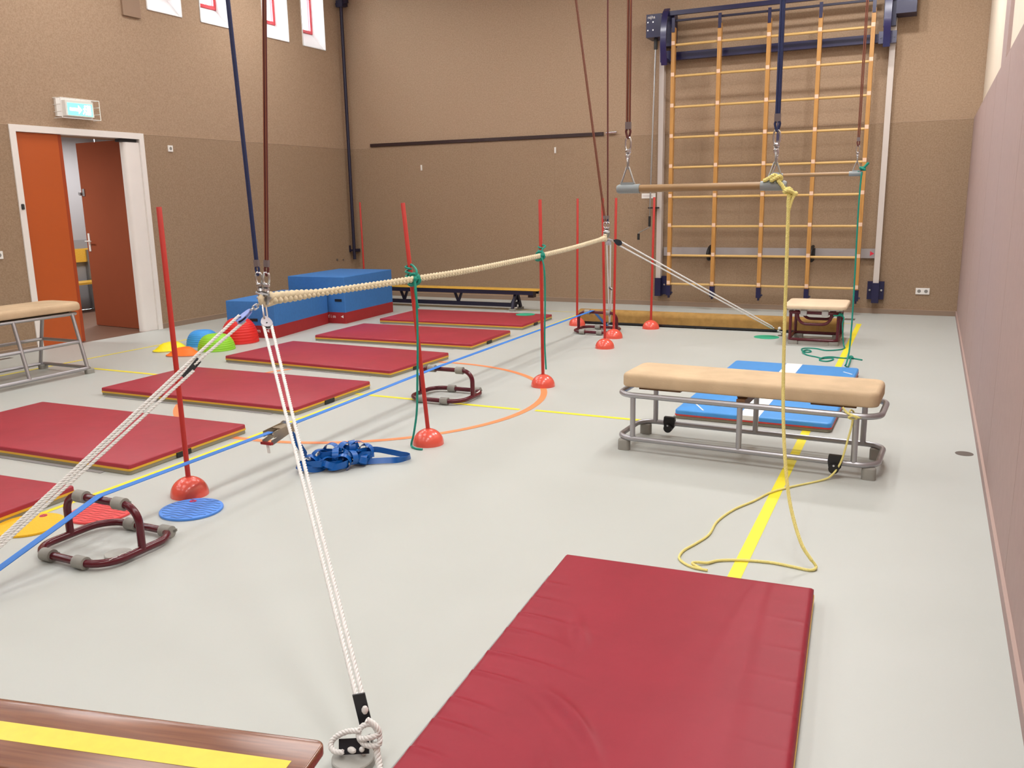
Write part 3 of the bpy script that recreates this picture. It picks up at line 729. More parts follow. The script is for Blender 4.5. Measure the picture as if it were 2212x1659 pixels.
# ================================================================== RED POLES
def dome_base():
    pr = [(0.1, 0.0)] + [(0.10 * cos(a), 0.006 + 0.096 * sin(a)) for a in [k * PI / 2 / 12 for k in range(11)]] + [(0.0165, 0.100), (0.0165, 0.104), (0.0, 0.104)]
    return MB().lathe(pr, n=40)
def slalom_pole(label):
    t = thing('slalom_pole', label, 'pole', group=None)
    dome_base().build('weighted_base', DOME, t)
    p = MB().lathe([(0.0135, 0.103), (0.0135, 1.53), (0.0125, 1.532), (0.0115, 1.532), (0.0115, 1.50), (0, 1.50)], n=16); o = p.build('rod', POLE, t)
    return t
PL = [((-3.530, 3.275), 0, -0.012, 'red pole in a red dome base nearest the camera, beside the blue disc'),
      ((-2.838, 4.632), 0, -0.100, 'red pole leaning left, tied to the thick rope with the longer green cord'),
      ((-2.848, 6.515), 0, -0.010, 'red pole on the orange circle tied to the thick rope, farther green cord'),
      ((-2.995, 8.47), 0, -0.030, 'red pole standing right below the far end of the thick rope'),
      ((-3.127, 9.14), 0, 0.015, 'red pole standing at the right front corner of the farthest burgundy frame'),
      ((-3.873, 9.93), 0, 0.008, 'red pole behind the left end of the farthest burgundy frame'),
      ((-2.94, 9.95), 0, 0.016, 'red pole standing alone in front of the low brown beam'),
      ((-8.08, 11.45), 0, -0.012, 'red pole in the far left corner behind the blue foam blocks')]
sp0 = None
for i, ((x, y), _, lean, lb) in enumerate(PL):
    o = sp0 = slalom_pole(lb) if i == 0 else None
    if i == 0: first_pole = o
    else: o = copy_tree(first_pole); o['label'] = lb
    o.location = (x, y, 0)
    # lean the rod about its socket
    for ch in kids(o):
        if ch.name.startswith('rod'):
            d = V(0.90, 0.434, 0) * lean; a = math.atan2(d.length, 1.43)
            ch.matrix_local = Matrix.Translation((0, 0, 0.1)) @ Matrix.Rotation(math.copysign(a, 1), 4, V(-d.y, d.x, 0).normalized()) @ Matrix.Translation((0, 0, -0.1))

# ================================================================== BURGUNDY FRAMES
def arch_path(w_, h_, r, z0):
    p = [V(-w_ / 2, 0, z0)]
    for k in range(9): a = PI - PI / 2 * k / 8; p.append(V(-w_ / 2 + r + r * cos(a), 0, h_ - r + r * sin(a)))
    for k in range(9): a = PI / 2 - PI / 2 * k / 8; p.append(V(w_ / 2 - r + r * cos(a), 0, h_ - r + r * sin(a)))
    p.append(V(w_ / 2, 0, z0)); return p
def collar(mb, x, y, z):
    mb.tube([(x - 0.031, y, z), (x + 0.031, y, z)], 0.029, 18)
    mb.box(x - 0.031, x + 0.031, y + 0.008, y + 0.035, z - 0.008, z + 0.005)
def hurdle(label):
    t = thing('floor_frame', label, 'tube frame')
    base = ring3(rrect(0, 0, 0.47, 0.42, 0.12, 8), 0.030)
    MB().tube(base, 0.0175, 12, closed=True).build('base_tube', BURG, t)
    MB().tube(arch_path(0.47, 0.232, 0.085, 0.03), 0.0175, 12).build('arch_tube', BURG, t)
    for (x, y, z) in ((-0.125, 0, 0.232), (0.125, 0, 0.232), (-0.11, -0.21, 0.030), (0.10, -0.21, 0.030), (-0.07, 0.21, 0.030), (0.16, 0.21, 0.030)):
        c = MB(); collar(c, 0, 0, 0); c.build('rubber_collar', RUBG, t, loc=(x, y, z))
    return t
h0 = hurdle('nearest burgundy tube frame, blue strap crossing it, at lower left')
place(h0, (-3.325, 2.565, 0))
# handwriting on the near frame
sc = MB(); random.seed(4); px = None
for k in range(22):
    a = k / 21.0; q = V(0.234 - 0.002, -0.17 + 0.20 * a, 0.0485) + V(random.uniform(-1, 1) * 0.004, 0, random.uniform(-0.5, 1) * 0.0015)
    if px is not None and k % 5: sc.tube([px, q], 0.0012, 5)
    px = q
ht = sc.build('white_handwriting', WTXT, h0)
h2 = place(copy_tree(h0), (-3.385, 5.83, 0), 0, 'middle burgundy tube frame standing on the floor inside the orange circle')
h3 = place(copy_tree(h0), (-3.44, 9.47, 0), 0, 'farthest burgundy tube frame, in front of the low brown beam')
for hh in (h2, h3):
    for ch in kids(hh):
        if ch.name.startswith('white_handwriting'): bpy.data.objects.remove(ch)
c = MB(); c.tube([V(0.236, 0.06, 0.0455), V(0.234, 0.10, 0.046), V(0.222, 0.14, 0.046)], 0.005, 6); c.build('worn_white_patch', WTXT, h2)

# ================================================================== BLUE RATCHET STRAP
t = thing('ratchet_strap', 'long blue ratchet strap stretched low over the three burgundy frames', 'strap', (-3.37, 3.86, 0))
path = [(-3.352, 1.76, 0.012), (-3.325, 2.55, 0.2525), (-3.327, 2.60, 0.2525), (-3.372, 3.80, 0.248)]
def zrib(mb, pts, w_=0.040, t_=0.003): mb.ribbon(pts, (1, 0, 0), w_, t_)
wb = MB(); zrib(wb, [(-3.345, 1.79, 0.012), (-3.326, 2.548, 0.249), (-3.327, 2.565, 0.2525), (-3.329, 2.585, 0.2515), (-3.372, 3.77, 0.243)])
zrib(wb, [(-3.376, 3.93, 0.243), (-3.446, 5.81, 0.2515), (-3.447, 5.83, 0.2525), (-3.448, 5.85, 0.2515), (-3.50, 9.45, 0.2515), (-3.50, 9.47, 0.2525), (-3.50, 9.488, 0.249), (-3.475, 9.90, 0.012)])
wb.build('webbing', WEB, t, world=True)
rc = MB(); R0 = V(-3.374, 3.85, 0.238)
for s_ in (-1, 1):
    rc.bar(R0 + V(s_ * 0.038, -0.10, -0.006), R0 + V(s_ * 0.038, 0.10, 0.010), 0.004, 0.036, upv=(0, 0, 1))
    rc.bar(R0 + V(s_ * 0.033, -0.115, -0.050), R0 + V(s_ * 0.033, 0.09, -0.006), 0.004, 0.030, upv=(0, 0, 1))
    rc.cyl(R0 + V(s_ * 0.038, 0.075, 0.002), R0 + V(s_ * 0.043, 0.075, 0.002), 0.030, 16)
rc.cyl(R0 + V(-0.036, 0.07, 0), R0 + V(0.036, 0.07, 0), 0.016, 12); rc.cyl(R0 + V(-0.036, -0.095, -0.006), R0 + V(0.036, -0.095, -0.006), 0.008, 10)
rc.box(R0.x - 0.034, R0.x + 0.034, R0.y - 0.03, R0.y + 0.06, R0.z + 0.010, R0.z + 0.016)
ro = rc.build('ratchet', mat('bronze_steel', (0.42, 0.36, 0.26), 0.35, 0.9), t, world=True)
hd = MB(); hd.bar(R0 + V(-0.038, -0.120, -0.053), R0 + V(0.038, -0.120, -0.053), 0.020, 0.014); o = hd.build('grip', PRED, ro, world=True)
tg = MB(); tg.bar(R0 + V(0, -0.115, -0.058), R0 + V(0.002, -0.110, -0.115), 0.022, 0.001, upv=(0, 1, 0)); tg.build('label_tag', SHEET, ro, world=True, smooth=0)
# loose tail lying in a heap
random.seed(11); cl = MB()
def heap(cx, cy, pts, w_=0.036):
    P_ = smooth_path(pts, 10); ups = []
    for i, p_ in enumerate(P_):
        a = i * 0.09; ups.append(V(0.45 * sin(a * 1.7), 0.45 * cos(a), 1.0))
    cl.ribbon(P_, ups, w_, 0.0018)
heap(0, 0, [(-3.36, 3.93, 0.20), (-3.365, 4.0, 0.10), (-3.345, 4.03, 0.035), (-3.29, 4.0, 0.025), (-3.20, 3.93, 0.03), (-3.10, 3.95, 0.04)])
A1, A2 = V(0.74, 0.67, 0), V(-0.67, 0.74, 0)
def loops(n, c0, ru, rv, zb, r0, r1, seed, tilt):
    rnd = random.Random(seed); P_ = []; th = rnd.uniform(0, 6)
    cu, cv = rnd.uniform(-1, 1), rnd.uniform(-1, 1); r = r0; z = zb
    for k in range(n):
        th += rnd.uniform(0.55, 1.0)
        if k % 6 == 0:
            tu, tv = rnd.uniform(-1, 1), rnd.uniform(-1, 1); tr = rnd.uniform(r0, r1); tz = rnd.uniform(0.45 * zb, zb)
        cu += (tu - cu) * 0.3; cv += (tv - cv) * 0.3; r += (tr - r) * 0.3; z += (tz - z) * 0.3
        P_.append(c0 + A1 * (cu * ru + r * cos(th)) + A2 * (cv * rv + r * 0.8 * sin(th)) + V(0, 0, z + 0.012 * sin(th * 1.3)))
    q = smooth_path(P_, 7); ups = []
    ph = rnd.uniform(0, 6)
    for i_ in range(len(q)):
        a = ph + i_ * 0.055; t2 = tilt * sin(a) ; ups.append(V(t2 * cos(a * 0.7), t2 * sin(a * 0.9), 1.0))
    for v_ in q: v_.z = max(v_.z, 0.020)
    cl.ribbon(q, ups, 0.036, 0.0018)
CC = V(-3.055, 4.03, 0)
for (u_, v_, n_2, ru, rv, zb, r0, r1, sd_, ti) in ((-0.19, -0.02, 22, 0.04, 0.03, 0.05, 0.05, 0.085, 3, 0.5), (-0.12, -0.03, 22, 0.05, 0.04, 0.06, 0.045, 0.08, 5, 1.2),
        (-0.03, -0.05, 24, 0.05, 0.03, 0.06, 0.05, 0.085, 8, 1.0), (0.00, 0.0, 24, 0.06, 0.04, 0.105, 0.045, 0.08, 13, 1.6), (0.08, -0.02, 22, 0.04, 0.03, 0.05, 0.04, 0.07, 17, 0.8),
        (0.10, 0.03, 22, 0.05, 0.03, 0.10, 0.045, 0.075, 21, 1.5), (-0.07, 0.03, 22, 0.05, 0.03, 0.095, 0.05, 0.08, 27, 1.3)):
    loops(n_2, CC + A1 * u_ + A2 * v_, ru, rv, zb, r0, r1, sd_, ti)
def arch(u_, v_, ang, r, h0, a0=-0.35, a1=1.35, w2=0.038):
    c = CC + A1 * u_ + A2 * v_; d = V(cos(ang), sin(ang), 0); q = []
    for k in range(15):
        a = PI * (a0 + (a1 - a0) * k / 14); q.append(c + d * r * cos(a) * 1.15 + V(0, 0, max(0.004, h0 + r * sin(a))) + V(-d.y, d.x, 0) * 0.02 * (k / 14 - 0.5))
    cl.ribbon(q, V(-d.y, d.x, 0.15 * sin(ang * 5)), w2, 0.0018)
for a_ in ((-0.20, 0.0, 0.3, 0.040, 0.045), (-0.14, 0.02, 1.2, 0.045, 0.065), (-0.10, -0.06, 0.9, 0.038, 0.045), (-0.05, -0.02, 2.2, 0.045, 0.075), (-0.02, -0.07, 0.4, 0.045, 0.045), (0.01, 0.03, 1.5, 0.042, 0.095),
           (0.04, -0.04, 2.8, 0.042, 0.060), (0.08, 0.02, 0.8, 0.045, 0.095), (0.13, 0.02, 0.2, 0.040, 0.075), (0.12, -0.03, 1.9, 0.032, 0.036), (-0.07, 0.04, 0.1, 0.045, 0.090), (0.05, 0.04, 2.4, 0.040, 0.100), (-0.24, -0.03, 1.0, 0.026, 0.030)):
    arch(*a_)
heap(0, 0, [(-3.02, 4.14, 0.06), (-2.95, 4.19, 0.07), (-2.88, 4.24, 0.05), (-2.82, 4.28, 0.03), (-2.77, 4.30, 0.022), (-2.755, 4.24, 0.022), (-2.79, 4.19, 0.022), (-2.86, 4.15, 0.022), (-2.94, 4.10, 0.022), (-3.0, 4.05, 0.03)])
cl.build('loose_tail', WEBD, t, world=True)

# ================================================================== RIVER STONES
def stone(name, label, loc, rz, r0, r1, h_, m, ridges_=0, lob=0.0, edge=0.0):
    t = thing(name, label, 'stepping stone', loc, rz)
    n = 48; mb = MB(); prof = []
    K = ridges_ * 4 if ridges_ else 10
    for k in range(K + 1):
        u = k / K; a = u * PI / 2
        if ridges_: r = r1 + (r0 - r1) * cos(a) ** 0.9; z = h_ * sin(a)
        else: r = r0 + (r1 - r0) * u; z = edge + (h_ - edge) * (u * u * (3 - 2 * u) * 0.6 + u * 0.4)
        if ridges_ and 0 < k < K: r += 0.0022 * (1 if (k % 4) in (1, 2) else -0.6)
        prof.append((r, z))
    prof = [(r0 * 1.0, 0.0)] + ([(r0, edge)] if edge else []) + prof[1:] + [(r1 * 0.6, h_ + 0.002), (0.0, h_ + 0.003)]
    for i, (r, z) in enumerate(prof):
        for k in range(n):
            a = 2 * PI * k / n; rr_ = r * (1 + lob * cos(3 * a)); mb.v.append((rr_ * cos(a), rr_ * sin(a), z))
    for i in range(len(prof) - 1):
        for k in range(n): l = (k + 1) % n; mb.f.append((i * n + k, i * n + l, (i + 1) * n + l, (i + 1) * n + k)); mb.m.append(0)
    mb.build('body', m, t, smooth=40)
    q = MB().lathe([(r0 * 0.97, 0.0), (r0 * 1.01, 0.004), (r0 * 1.0, 0.008)], n=48)
    q.v = [(x * (1 + lob * cos(3 * math.atan2(y, x))), y * (1 + lob * cos(3 * math.atan2(y, x))), z) for x, y, z in q.v]
    q.build('rubber_rim', RUBG, t)
    return t
stone('hilltop_stone', 'tall red ridged dome stepping stone against the blue foam block', (-7.01, 7.45, 0), 0, 0.208, 0.050, 0.275, CR, 13)
stone('hilltop_stone', 'blue ridged dome stepping stone behind the green one', (-7.285, 7.165, 0), 0, 0.180, 0.055, 0.165, CB, 10)
stone('hilltop_stone', 'lime green ridged dome stepping stone', (-6.905, 6.975, 0), 0, 0.195, 0.055, 0.168, CG, 11)
stone('river_stone', 'low yellow sloped stepping stone on the yellow line', (-7.355, 6.775, 0), 2.3, 0.178, 0.075, 0.082, CY, 0, 0.16, 0.012)
stone('river_stone', 'low orange sloped stepping stone in front of the yellow one', (-6.985, 6.60, 0), 2.0, 0.165, 0.070, 0.075, CO, 0, 0.14, 0.012)

# ================================================================== TACTILE DISCS AND SPOTS
def tactile(label, loc, rz, m, waves):
    t = thing('tactile_disc', label, 'disc', loc, rz)
    R = 0.157
    MB().lathe([(R - 0.002, 0), (R, 0.002), (R, 0.0105), (R - 0.002, 0.0125), (0, 0.0125)], n=56).build('disc', m, t)
    if waves:
        g = MB()
        for k in range(-4, 5):
            c = k * 0.033; hw = math.sqrt(max(0, (R - 0.012) ** 2 - c * c)); pts = []
            for i in range(41):
                x = -hw + 2 * hw * i / 40; y = c + 0.0085 * sin(x * 2 * PI / 0.075)
                if math.hypot(x, y) < R - 0.006: pts.append(V(x, y, 0.0128))
            if len(pts) > 2: g.ribbon(pts, (0, 1, 0), 0.006, 0.0012)
        g.build('wave_grooves', mat(m.name + '_groove', tuple(c * 0.42 for c in m.node_tree.nodes['Principled BSDF'].inputs['Base Color'].default_value[:3]), 0.6), t, smooth=0)
    e = MB().lathe([(0.007, 0.012), (0.007, 0.0152), (0.017, 0.0152), (0.019, 0.012)], n=24); e.v = [(x - 0.03, y + 0.108, z) for x, y, z in e.v]
    e.build('eyelet', EYE, t)
    return t
tactile('blue round floor disc with wavy grooves in front of the nearest red pole', (-3.332, 3.092, 0), 0.45, DB, True)
tactile('red round floor disc with wavy grooves behind the nearest burgundy frame', (-3.733, 2.876, 0), 0.45, DR, True)
tactile('yellow textured round floor disc at the left edge', (-3.912, 2.608, 0), 0.1, DY, False)
for loc, lb in (((-4.70, 10.20, 0.0642), 'green rubber spot lying on the farthest red mat'), ((-1.56, 9.735, 0), 'green rubber spot on the floor beside the burgundy stool')):
    r_ = 0.125 if loc[2] > 0 else 0.135
    tag(MB().lathe([(r_, 0), (r_, 0.0025), (r_ - 0.004, 0.004), (0, 0.004)], n=40).build('rubber_spot', SPOTG, loc=loc), lb, 'floor spot')

# ================================================================== SOCKET LIDS AND FLOOR PLATES
def lid(label, loc, rot=(0, 0, 0), r_=0.060):
    o = MB().lathe([(r_ - 0.002, 0), (r_, 0.002), (r_, 0.022), (r_ - 0.003, 0.025), (0, 0.025)], n=36).build('socket_lid', DISC, loc=loc); o.rotation_euler = rot
    return tag(o, label, 'socket lid')
lid('grey round floor lid in the bottom foreground by the rope knot', (-1.350, 1.738, 0.0), (0, 0, 0), 0.060)
lid('grey round floor lid lying inside the nearest burgundy frame', (-3.172, 2.505, 0.0))
lid('grey round floor lid lying inside the farthest burgundy frame', (-3.60, 9.36, 0.0), (0, 0, 0), 0.085)
def eye(label, loc):
    t = thing('floor_anchor', label, 'floor anchor', loc)
    pr_ = 0.022 if loc[0] == -1.345 else 0.045
    MB().lathe([(pr_, 0), (pr_, 0.003), (pr_ * 0.8, 0.004), (0, 0.004)], n=24).build('plate', DARKP, t)
    e = MB(); ringlink(e, (0, 0, 0.022), (0, 0, 1), (1, 0, 0), 0.05, 0.045, 0.005); e.build('ring', DSTEEL, t)
eye('floor ring where the near right guy rope ends in the foreground', (-1.345, 1.80, 0))
eye('floor ring holding the near left guy rope beyond the left edge', (-3.352, 1.75, 0))
eye('floor ring behind the farthest burgundy frame', (-3.47, 9.93, 0))
eye('floor ring beside the green spot and burgundy stool', (-1.42, 9.895, 0))
tag(MB().lathe([(0.05, 0), (0.05, 0.0015), (0, 0.002)], n=28).build('floor_plate', DARKP, loc=(0.275, 5.66, 0)), 'dark round floor plate beside the right wall', 'floor plate')
tag(MB().box(-0.90, -0.78, 11.40, 11.56, 0, 0.0015).build('floor_plate', DARKP, smooth=0), 'dark rectangular floor plate behind the burgundy stool', 'floor plate')
tag(MB().box(-8.66, -8.60, 5.67, 5.81, 0, 0.0015).build('floor_plate', DARKP, smooth=0), 'small dark floor plate by the left wall', 'floor plate')

# ================================================================== FOAM BLOCKS
def block(label, loc, rz, sx, sy, sz, texts, handles):
    t = thing('foam_block', label, 'foam block', loc, rz)
    MB().slab(rrect(0, 0, sx, sy, 0.012, 3), 0.145, sz, 0.010, 0, 0.0).build('blue_body', PBLUE, t)
    MB().slab(rrect(0, 0, sx + 0.002, sy + 0.002, 0.012, 3), 0.0, 0.145, 0.0).build('red_base', PRED, t)
    for (x, z) in handles:
        MB().box(x - 0.05, x + 0.05, -sy / 2 - 0.006, -sy / 2, z - 0.016, z + 0.016).build('handle', BLACK, t, smooth=0)
    for (x, z) in texts:
        text_mesh('n f i m', 0.062, 0.0005, 'lettering', WTXT, t, Matrix.Translation((x, -sy / 2 - 0.002, z)) @ Matrix.Rotation(PI / 2, 4, 'X'))
        MB().add([(x + 0.235, -sy / 2 - 0.0025, z + 0.02), (x + 0.275, -sy / 2 - 0.0025, z), (x + 0.275, -sy / 2 - 0.0025, z + 0.04)], [(0, 1, 2)]).build('triangle_mark', WTXT, t, smooth=0)
    return t
block('lower blue and red foam block behind the red stepping stone', (-7.209, 8.381, 0), math.radians(9), 0.65, 1.26, 0.43, [(-0.04, 0.065)], [(0.04, 0.21), (-0.20, 0.21)])
block('taller blue and red foam block behind the lower one', (-7.214, 9.685, 0), math.radians(4), 0.86, 1.24, 0.60, [(0.12, 0.07)], [(0.33, 0.30)])

# ================================================================== WHEELED BENCH WITH SUEDE TOP
def bars(t, name, segs, r, m):
    for a, b_ in segs: MB().cyl(a, b_, r, 12).build(name, m, t)
t = thing('vaulting_bench', 'long tan suede bench on a silver tube frame with black wheels', 'vaulting bench', (-0.915, 5.165, 0), math.radians(-2.2))
MB().tube(ring3(rrect(0, 0, 1.50, 0.45, 0.10, 7), 0.082), 0.0165, 12, closed=True).build('bottom_rail', SILVER, t)
MB().tube(ring3(rrect(0, 0, 1.50, 0.45, 0.10, 7), 0.355), 0.0175, 12, closed=True).build('top_rail', SILVER, t)
for x in (-0.65, 0.0, 0.63):
    for y in (-0.222, 0.222): MB().cyl((x, y, 0.085), (x, y, 0.352), 0.0165, 12).build('upright', SILVER, t)
PLY = mat('brown_ply', (0.20, 0.10, 0.045), 0.6)
for x, hw in ((-0.50, 0.13), (0.0, 0.03), (0.50, 0.12)): MB().box(x - hw, x + hw, -0.17, 0.17, 0.384, 0.400).build('cross_slat', PLY, t, smooth=0)
MB().box(-0.025, 0.025, -0.21, 0.21, 0.340, 0.384).build('centre_batten', PLY, t, smooth=0)
prof_pad = MB().slab(rrect(0, 0, 1.47, 0.42, 0.06, 6), 0.400, 0.485, 0.026, 0, 0.012); prof_pad.build('padded_top', SUEDE, t)
for x in (-0.69, 0.69):
    for y in (-0.205, 0.205):
        f_ = MB(); f_.slab(rrect(x + (0.02 if x > 0 else -0.02), y, 0.075, 0.05, 0.02, 4), 0.0, 0.070, 0.012, 0, 0.0); f_.build('rubber_foot', RUBG, t)
def wheel(x, y, sgn):
    wm = MB(); poly = [(-0.032, 0.045), (0.038, 0.045), (0.040, 0.02), (0.036, -0.02), (0.015, -0.050), (-0.008, -0.052), (-0.030, -0.025), (-0.036, 0.01)]
    for yy in (y - 0.014, y + 0.014): wm.v += [(x + px_, yy, 0.082 + pz) for px_, pz in poly]
    n = len(poly); wm.f += [tuple(range(n)), tuple(range(2 * n - 1, n - 1, -1))] + [(i, n + i, n + (i + 1) % n, (i + 1) % n) for i in range(n)]; wm.m += [0] * (n + 2)
    wm.lathe([(0, 0), (0.028, 0), (0.028, 0.02), (0, 0.02)], n=20)
    k = len(wm.v) - 80
    for i in range(k, len(wm.v)): vx, vy, vz = wm.v[i]; wm.v[i] = (x + vx, y + 0.014 * sgn + (vz) * sgn, 0.055 + vy)
    wm.build('wheel', BLACK, t)
    MB().cyl((x, y + sgn * 0.034, 0.075), (x, y + sgn * 0.038, 0.075), 0.006, 8).build('wheel_bolt', STEEL, t)
wheel(-0.555, 0.215, -1); wheel(0.535, -0.24, -1)

# left vaulting bench with splayed legs
t = thing('splayed_vaulting_bench', 'tan suede vaulting bench with splayed silver legs at the left edge', 'vaulting bench', (-7.40, 4.88, 0))
def hring(hx, y0, y1, z, r=0.016, m=SILVER, nm='rail'): MB().tube(ring3(rrect(0, (y0 + y1) / 2, hx * 2, y1 - y0, 0.03, 4), z), r, 10, closed=True).build(nm, m, t)
hring(0.33, -0.70, 0.64, 0.052); hring(0.265, -0.68, 0.625, 0.30); hring(0.205, -0.67, 0.66, 0.560)
for sx in (-1, 1):
    for y in (-0.64, 0.02, 0.61): MB().cyl((sx * 0.33, y, 0.05), (sx * 0.205, y, 0.56), 0.017, 12).build('leg', SILVER, t)
    for y in (-0.64, 0.62):
        MB().slab(rrect(sx * 0.325, y + 0.01, 0.06, 0.085, 0.02, 4), 0, 0.045, 0.01, 0, 0).build('rubber_foot', RUBG, t)
MB().box(-0.18, 0.18, -0.6, 0.6, 0.572, 0.590).build('board', mat('dark_ply', (0.05, 0.04, 0.03), 0.7), t, smooth=0)
MB().slab(rrect(0, 0, 0.50, 1.46, 0.12, 8), 0.590, 0.668, 0.035, 0, 0.015).build('padded_top', SUEDE, t)

# ---------------------------------------------------------------- stool
t = thing('padded_stool', 'square cream padded stool on a burgundy tube frame', 'stool', (-1.035, 9.62, 0), math.radians(1))
MB().tube(ring3(rrect(0, 0, 0.49, 0.50, 0.05, 5), 0.052), 0.0165, 12, closed=True).build('base_tube', BURG, t)
MB().tube(ring3(rrect(0, 0, 0.49, 0.50, 0.05, 5), 0.335), 0.0165, 12, closed=True).build('top_tube', BURG, t)
for sx in (-1, 1):
    for sy in (-1, 1):
        MB().cyl((sx * 0.235, sy * 0.24, 0.05), (sx * 0.235, sy * 0.24, 0.337), 0.016, 12).build('upright', BURG, t)
        MB().slab(rrect(sx * 0.20, sy * 0.235, 0.10, 0.06, 0.015, 3), 0, 0.042, 0.008, 0, 0).build('rubber_foot', RUBG, t)
for y in (-0.24, 0.20):
    p_ = [(x, y, 0.36 + 0.0 - (z - 0.19)) for x, _, z in [(v.x, v.y, v.z) for v in arch_path(0.33, 0.19 + 0.145, 0.09, 0.19)]]
    MB().tube(p_, 0.0155, 12).build('hanging_bow', BURG, t)
for x in (-0.105, 0.105): MB().box(x - 0.032, x + 0.032, -0.276, -0.225, 0.305, 0.360, bev=0.006).build('clamp', mat('clamp_grey', (0.50, 0.49, 0.49), 0.5), t)
MB().box(-0.27, 0.27, -0.26, 0.28, 0.364, 0.378).build('board', SHEET, t, smooth=0)
MB().slab(rrect(0, 0.01, 0.62, 0.66, 0.06, 6), 0.378, 0.417, 0.016, 0, 0.010).build('padded_top', SUEDE2, t)

# ---------------------------------------------------------------- low floor beam
t = thing('floor_beam', 'long low brown suede balance beam lying on the floor', 'balance beam', (-2.37, 10.19, 0), math.radians(0.8))
bp = MB(); L2 = 1.56; prof = []
for k in range(13): a = PI * k / 12; prof.append((0.10 * cos(a) * (1 if True else 0), 0.115 + 0.062 * sin(a)))
prof = [(0.10, 0.035)] + prof + [(-0.10, 0.035)]
for x in (-L2, -L2 + 0.015, L2 - 0.015, L2):
    sc_ = 0.93 if abs(x) == L2 else 1.0
    bp.v += [(x, y * sc_, 0.035 + (z - 0.035) * sc_) for y, z in prof]
n = len(prof)
for i in range(3):
    for k in range(n): l = (k + 1) % n; bp.f.append((i * n + k, (i + 1) * n + k, (i + 1) * n + l, i * n + l)); bp.m.append(0)
bp.f += [tuple(range(n)), tuple(3 * n + k for k in range(n - 1, -1, -1))]; bp.m += [0, 0]
bp.build('suede_cover', SUEDEB, t)
MB().box(-L2, L2, -0.095, 0.095, 0.012, 0.036).build('dark_bottom_strip', BLACKM, t, smooth=0)  # dark strip along the bottom of the beam
for x in (-1.48, 0, 1.48): MB().box(x - 0.06, x + 0.06, -0.09, 0.09, 0, 0.013).build('foot', BLACK, t, smooth=0)

# ---------------------------------------------------------------- benches
t = thing('long_bench', 'long yellow topped bench with navy legs along the far wall', 'bench', (-6.62, 11.02, 0), math.radians(0.6))
MB().slab(rrect(0, 0, 3.55, 0.23, 0.02, 4), 0.288, 0.302, 0.003).build('seat', BENCHY, t)
MB().box(-1.72, 1.70, -0.112, -0.085, 0.232, 0.288).build('apron', NAVYD, t, smooth=0)
MB().box(-1.72, 1.70, 0.085, 0.112, 0.232, 0.288).build('apron', NAVYD, t, smooth=0)
MB().box(-1.45, 1.40, -0.02, 0.02, 0.045, 0.10).build('lower_rail', NAVYD, t, smooth=0)
for x in (-1.40, 1.40):
    l_ = MB()
    for s_ in (-1, 1):
        l_.bar((x, s_ * 0.03, 0.24), (x, s_ * 0.14, 0.03), 0.05, 0.03, upv=(1, 0, 0)); l_.bar((x - 0.05 * 0, s_ * 0.09, 0.10), (x, -s_ * 0.09, 0.10), 0.035, 0.03, upv=(1, 0, 0))
        l_.bar((x + 0.02, s_ * 0.05, 0.24), (x - 0.07, s_ * 0.02, 0.08), 0.03, 0.03, upv=(0, 1, 0))
    l_.build('leg', NAVYD, t, smooth=0)
    for s_ in (-1, 1): MB().box(x - 0.04, x + 0.04, s_ * 0.14 - 0.025, s_ * 0.14 + 0.025, 0, 0.035).build('rubber_foot', RUBG, t, smooth=0)
for x in (-0.45, 0.47):
    l_ = MB(); l_.bar((x, 0, 0.09), (x - 0.06, 0, 0.24), 0.03, 0.03, upv=(0, 1, 0)); l_.bar((x, 0, 0.09), (x + 0.06, 0, 0.24), 0.03, 0.03, upv=(0, 1, 0)); l_.build('strut', NAVYD, t, smooth=0)
MB().box(1.60, 1.68, -0.05, 0.05, 0.19, 0.288).build('end_hook', MAHOG, t, smooth=0)

ex, nn = V(0.976, 0.219, 0), V(-0.219, 0.976, 0)
Cn = V(-1.178, 1.424, 0); L_ = 3.2; W_ = 0.235; cen = Cn - ex * (L_ / 2) - nn * (W_ / 2)
t = thing('gym_bench', 'varnished wooden bench with a yellow tape stripe in the bottom left foreground', 'bench', cen, math.atan2(0.219, 0.976))
MB().slab(rrect(0, 0, L_, W_, 0.025, 5), 0.292, 0.320, 0.006).build('seat', BENCHW, t)
b = MB(); n = 60
for i in range(n):
    x0 = -L_ / 2 + (L_ - 0.045) * i / n; x1 = -L_ / 2 + (L_ - 0.045) * (i + 1) / n
    b.add([(x0, -0.034, 0.3206), (x1, -0.034, 0.3206), (x1, 0.030, 0.3206), (x0, 0.030, 0.3206)], [(0, 1, 2, 3)])
b.build('tape_stripe', TAPE, t, smooth=0)
MB().box(-1.5, 1.48, -0.02, 0.02, 0.22, 0.292).build('apron', BENCHW, t, smooth=0)
MB().box(-1.4, 1.35, -0.02, 0.02, 0.05, 0.12).build('lower_rail', BENCHW, t, smooth=0)
for x in (-1.35, 1.33):
    l_ = MB(); l_.bar((x, 0.02, 0.29), (x, 0.13, 0.0), 0.05, 0.03, upv=(1, 0, 0)); l_.bar((x, -0.02, 0.29), (x, -0.13, 0.0), 0.05, 0.03, upv=(1, 0, 0)); l_.bar((x, -0.10, 0.09), (x, 0.10, 0.09), 0.04, 0.04)
    l_.build('leg', BENCHW, t, smooth=0)

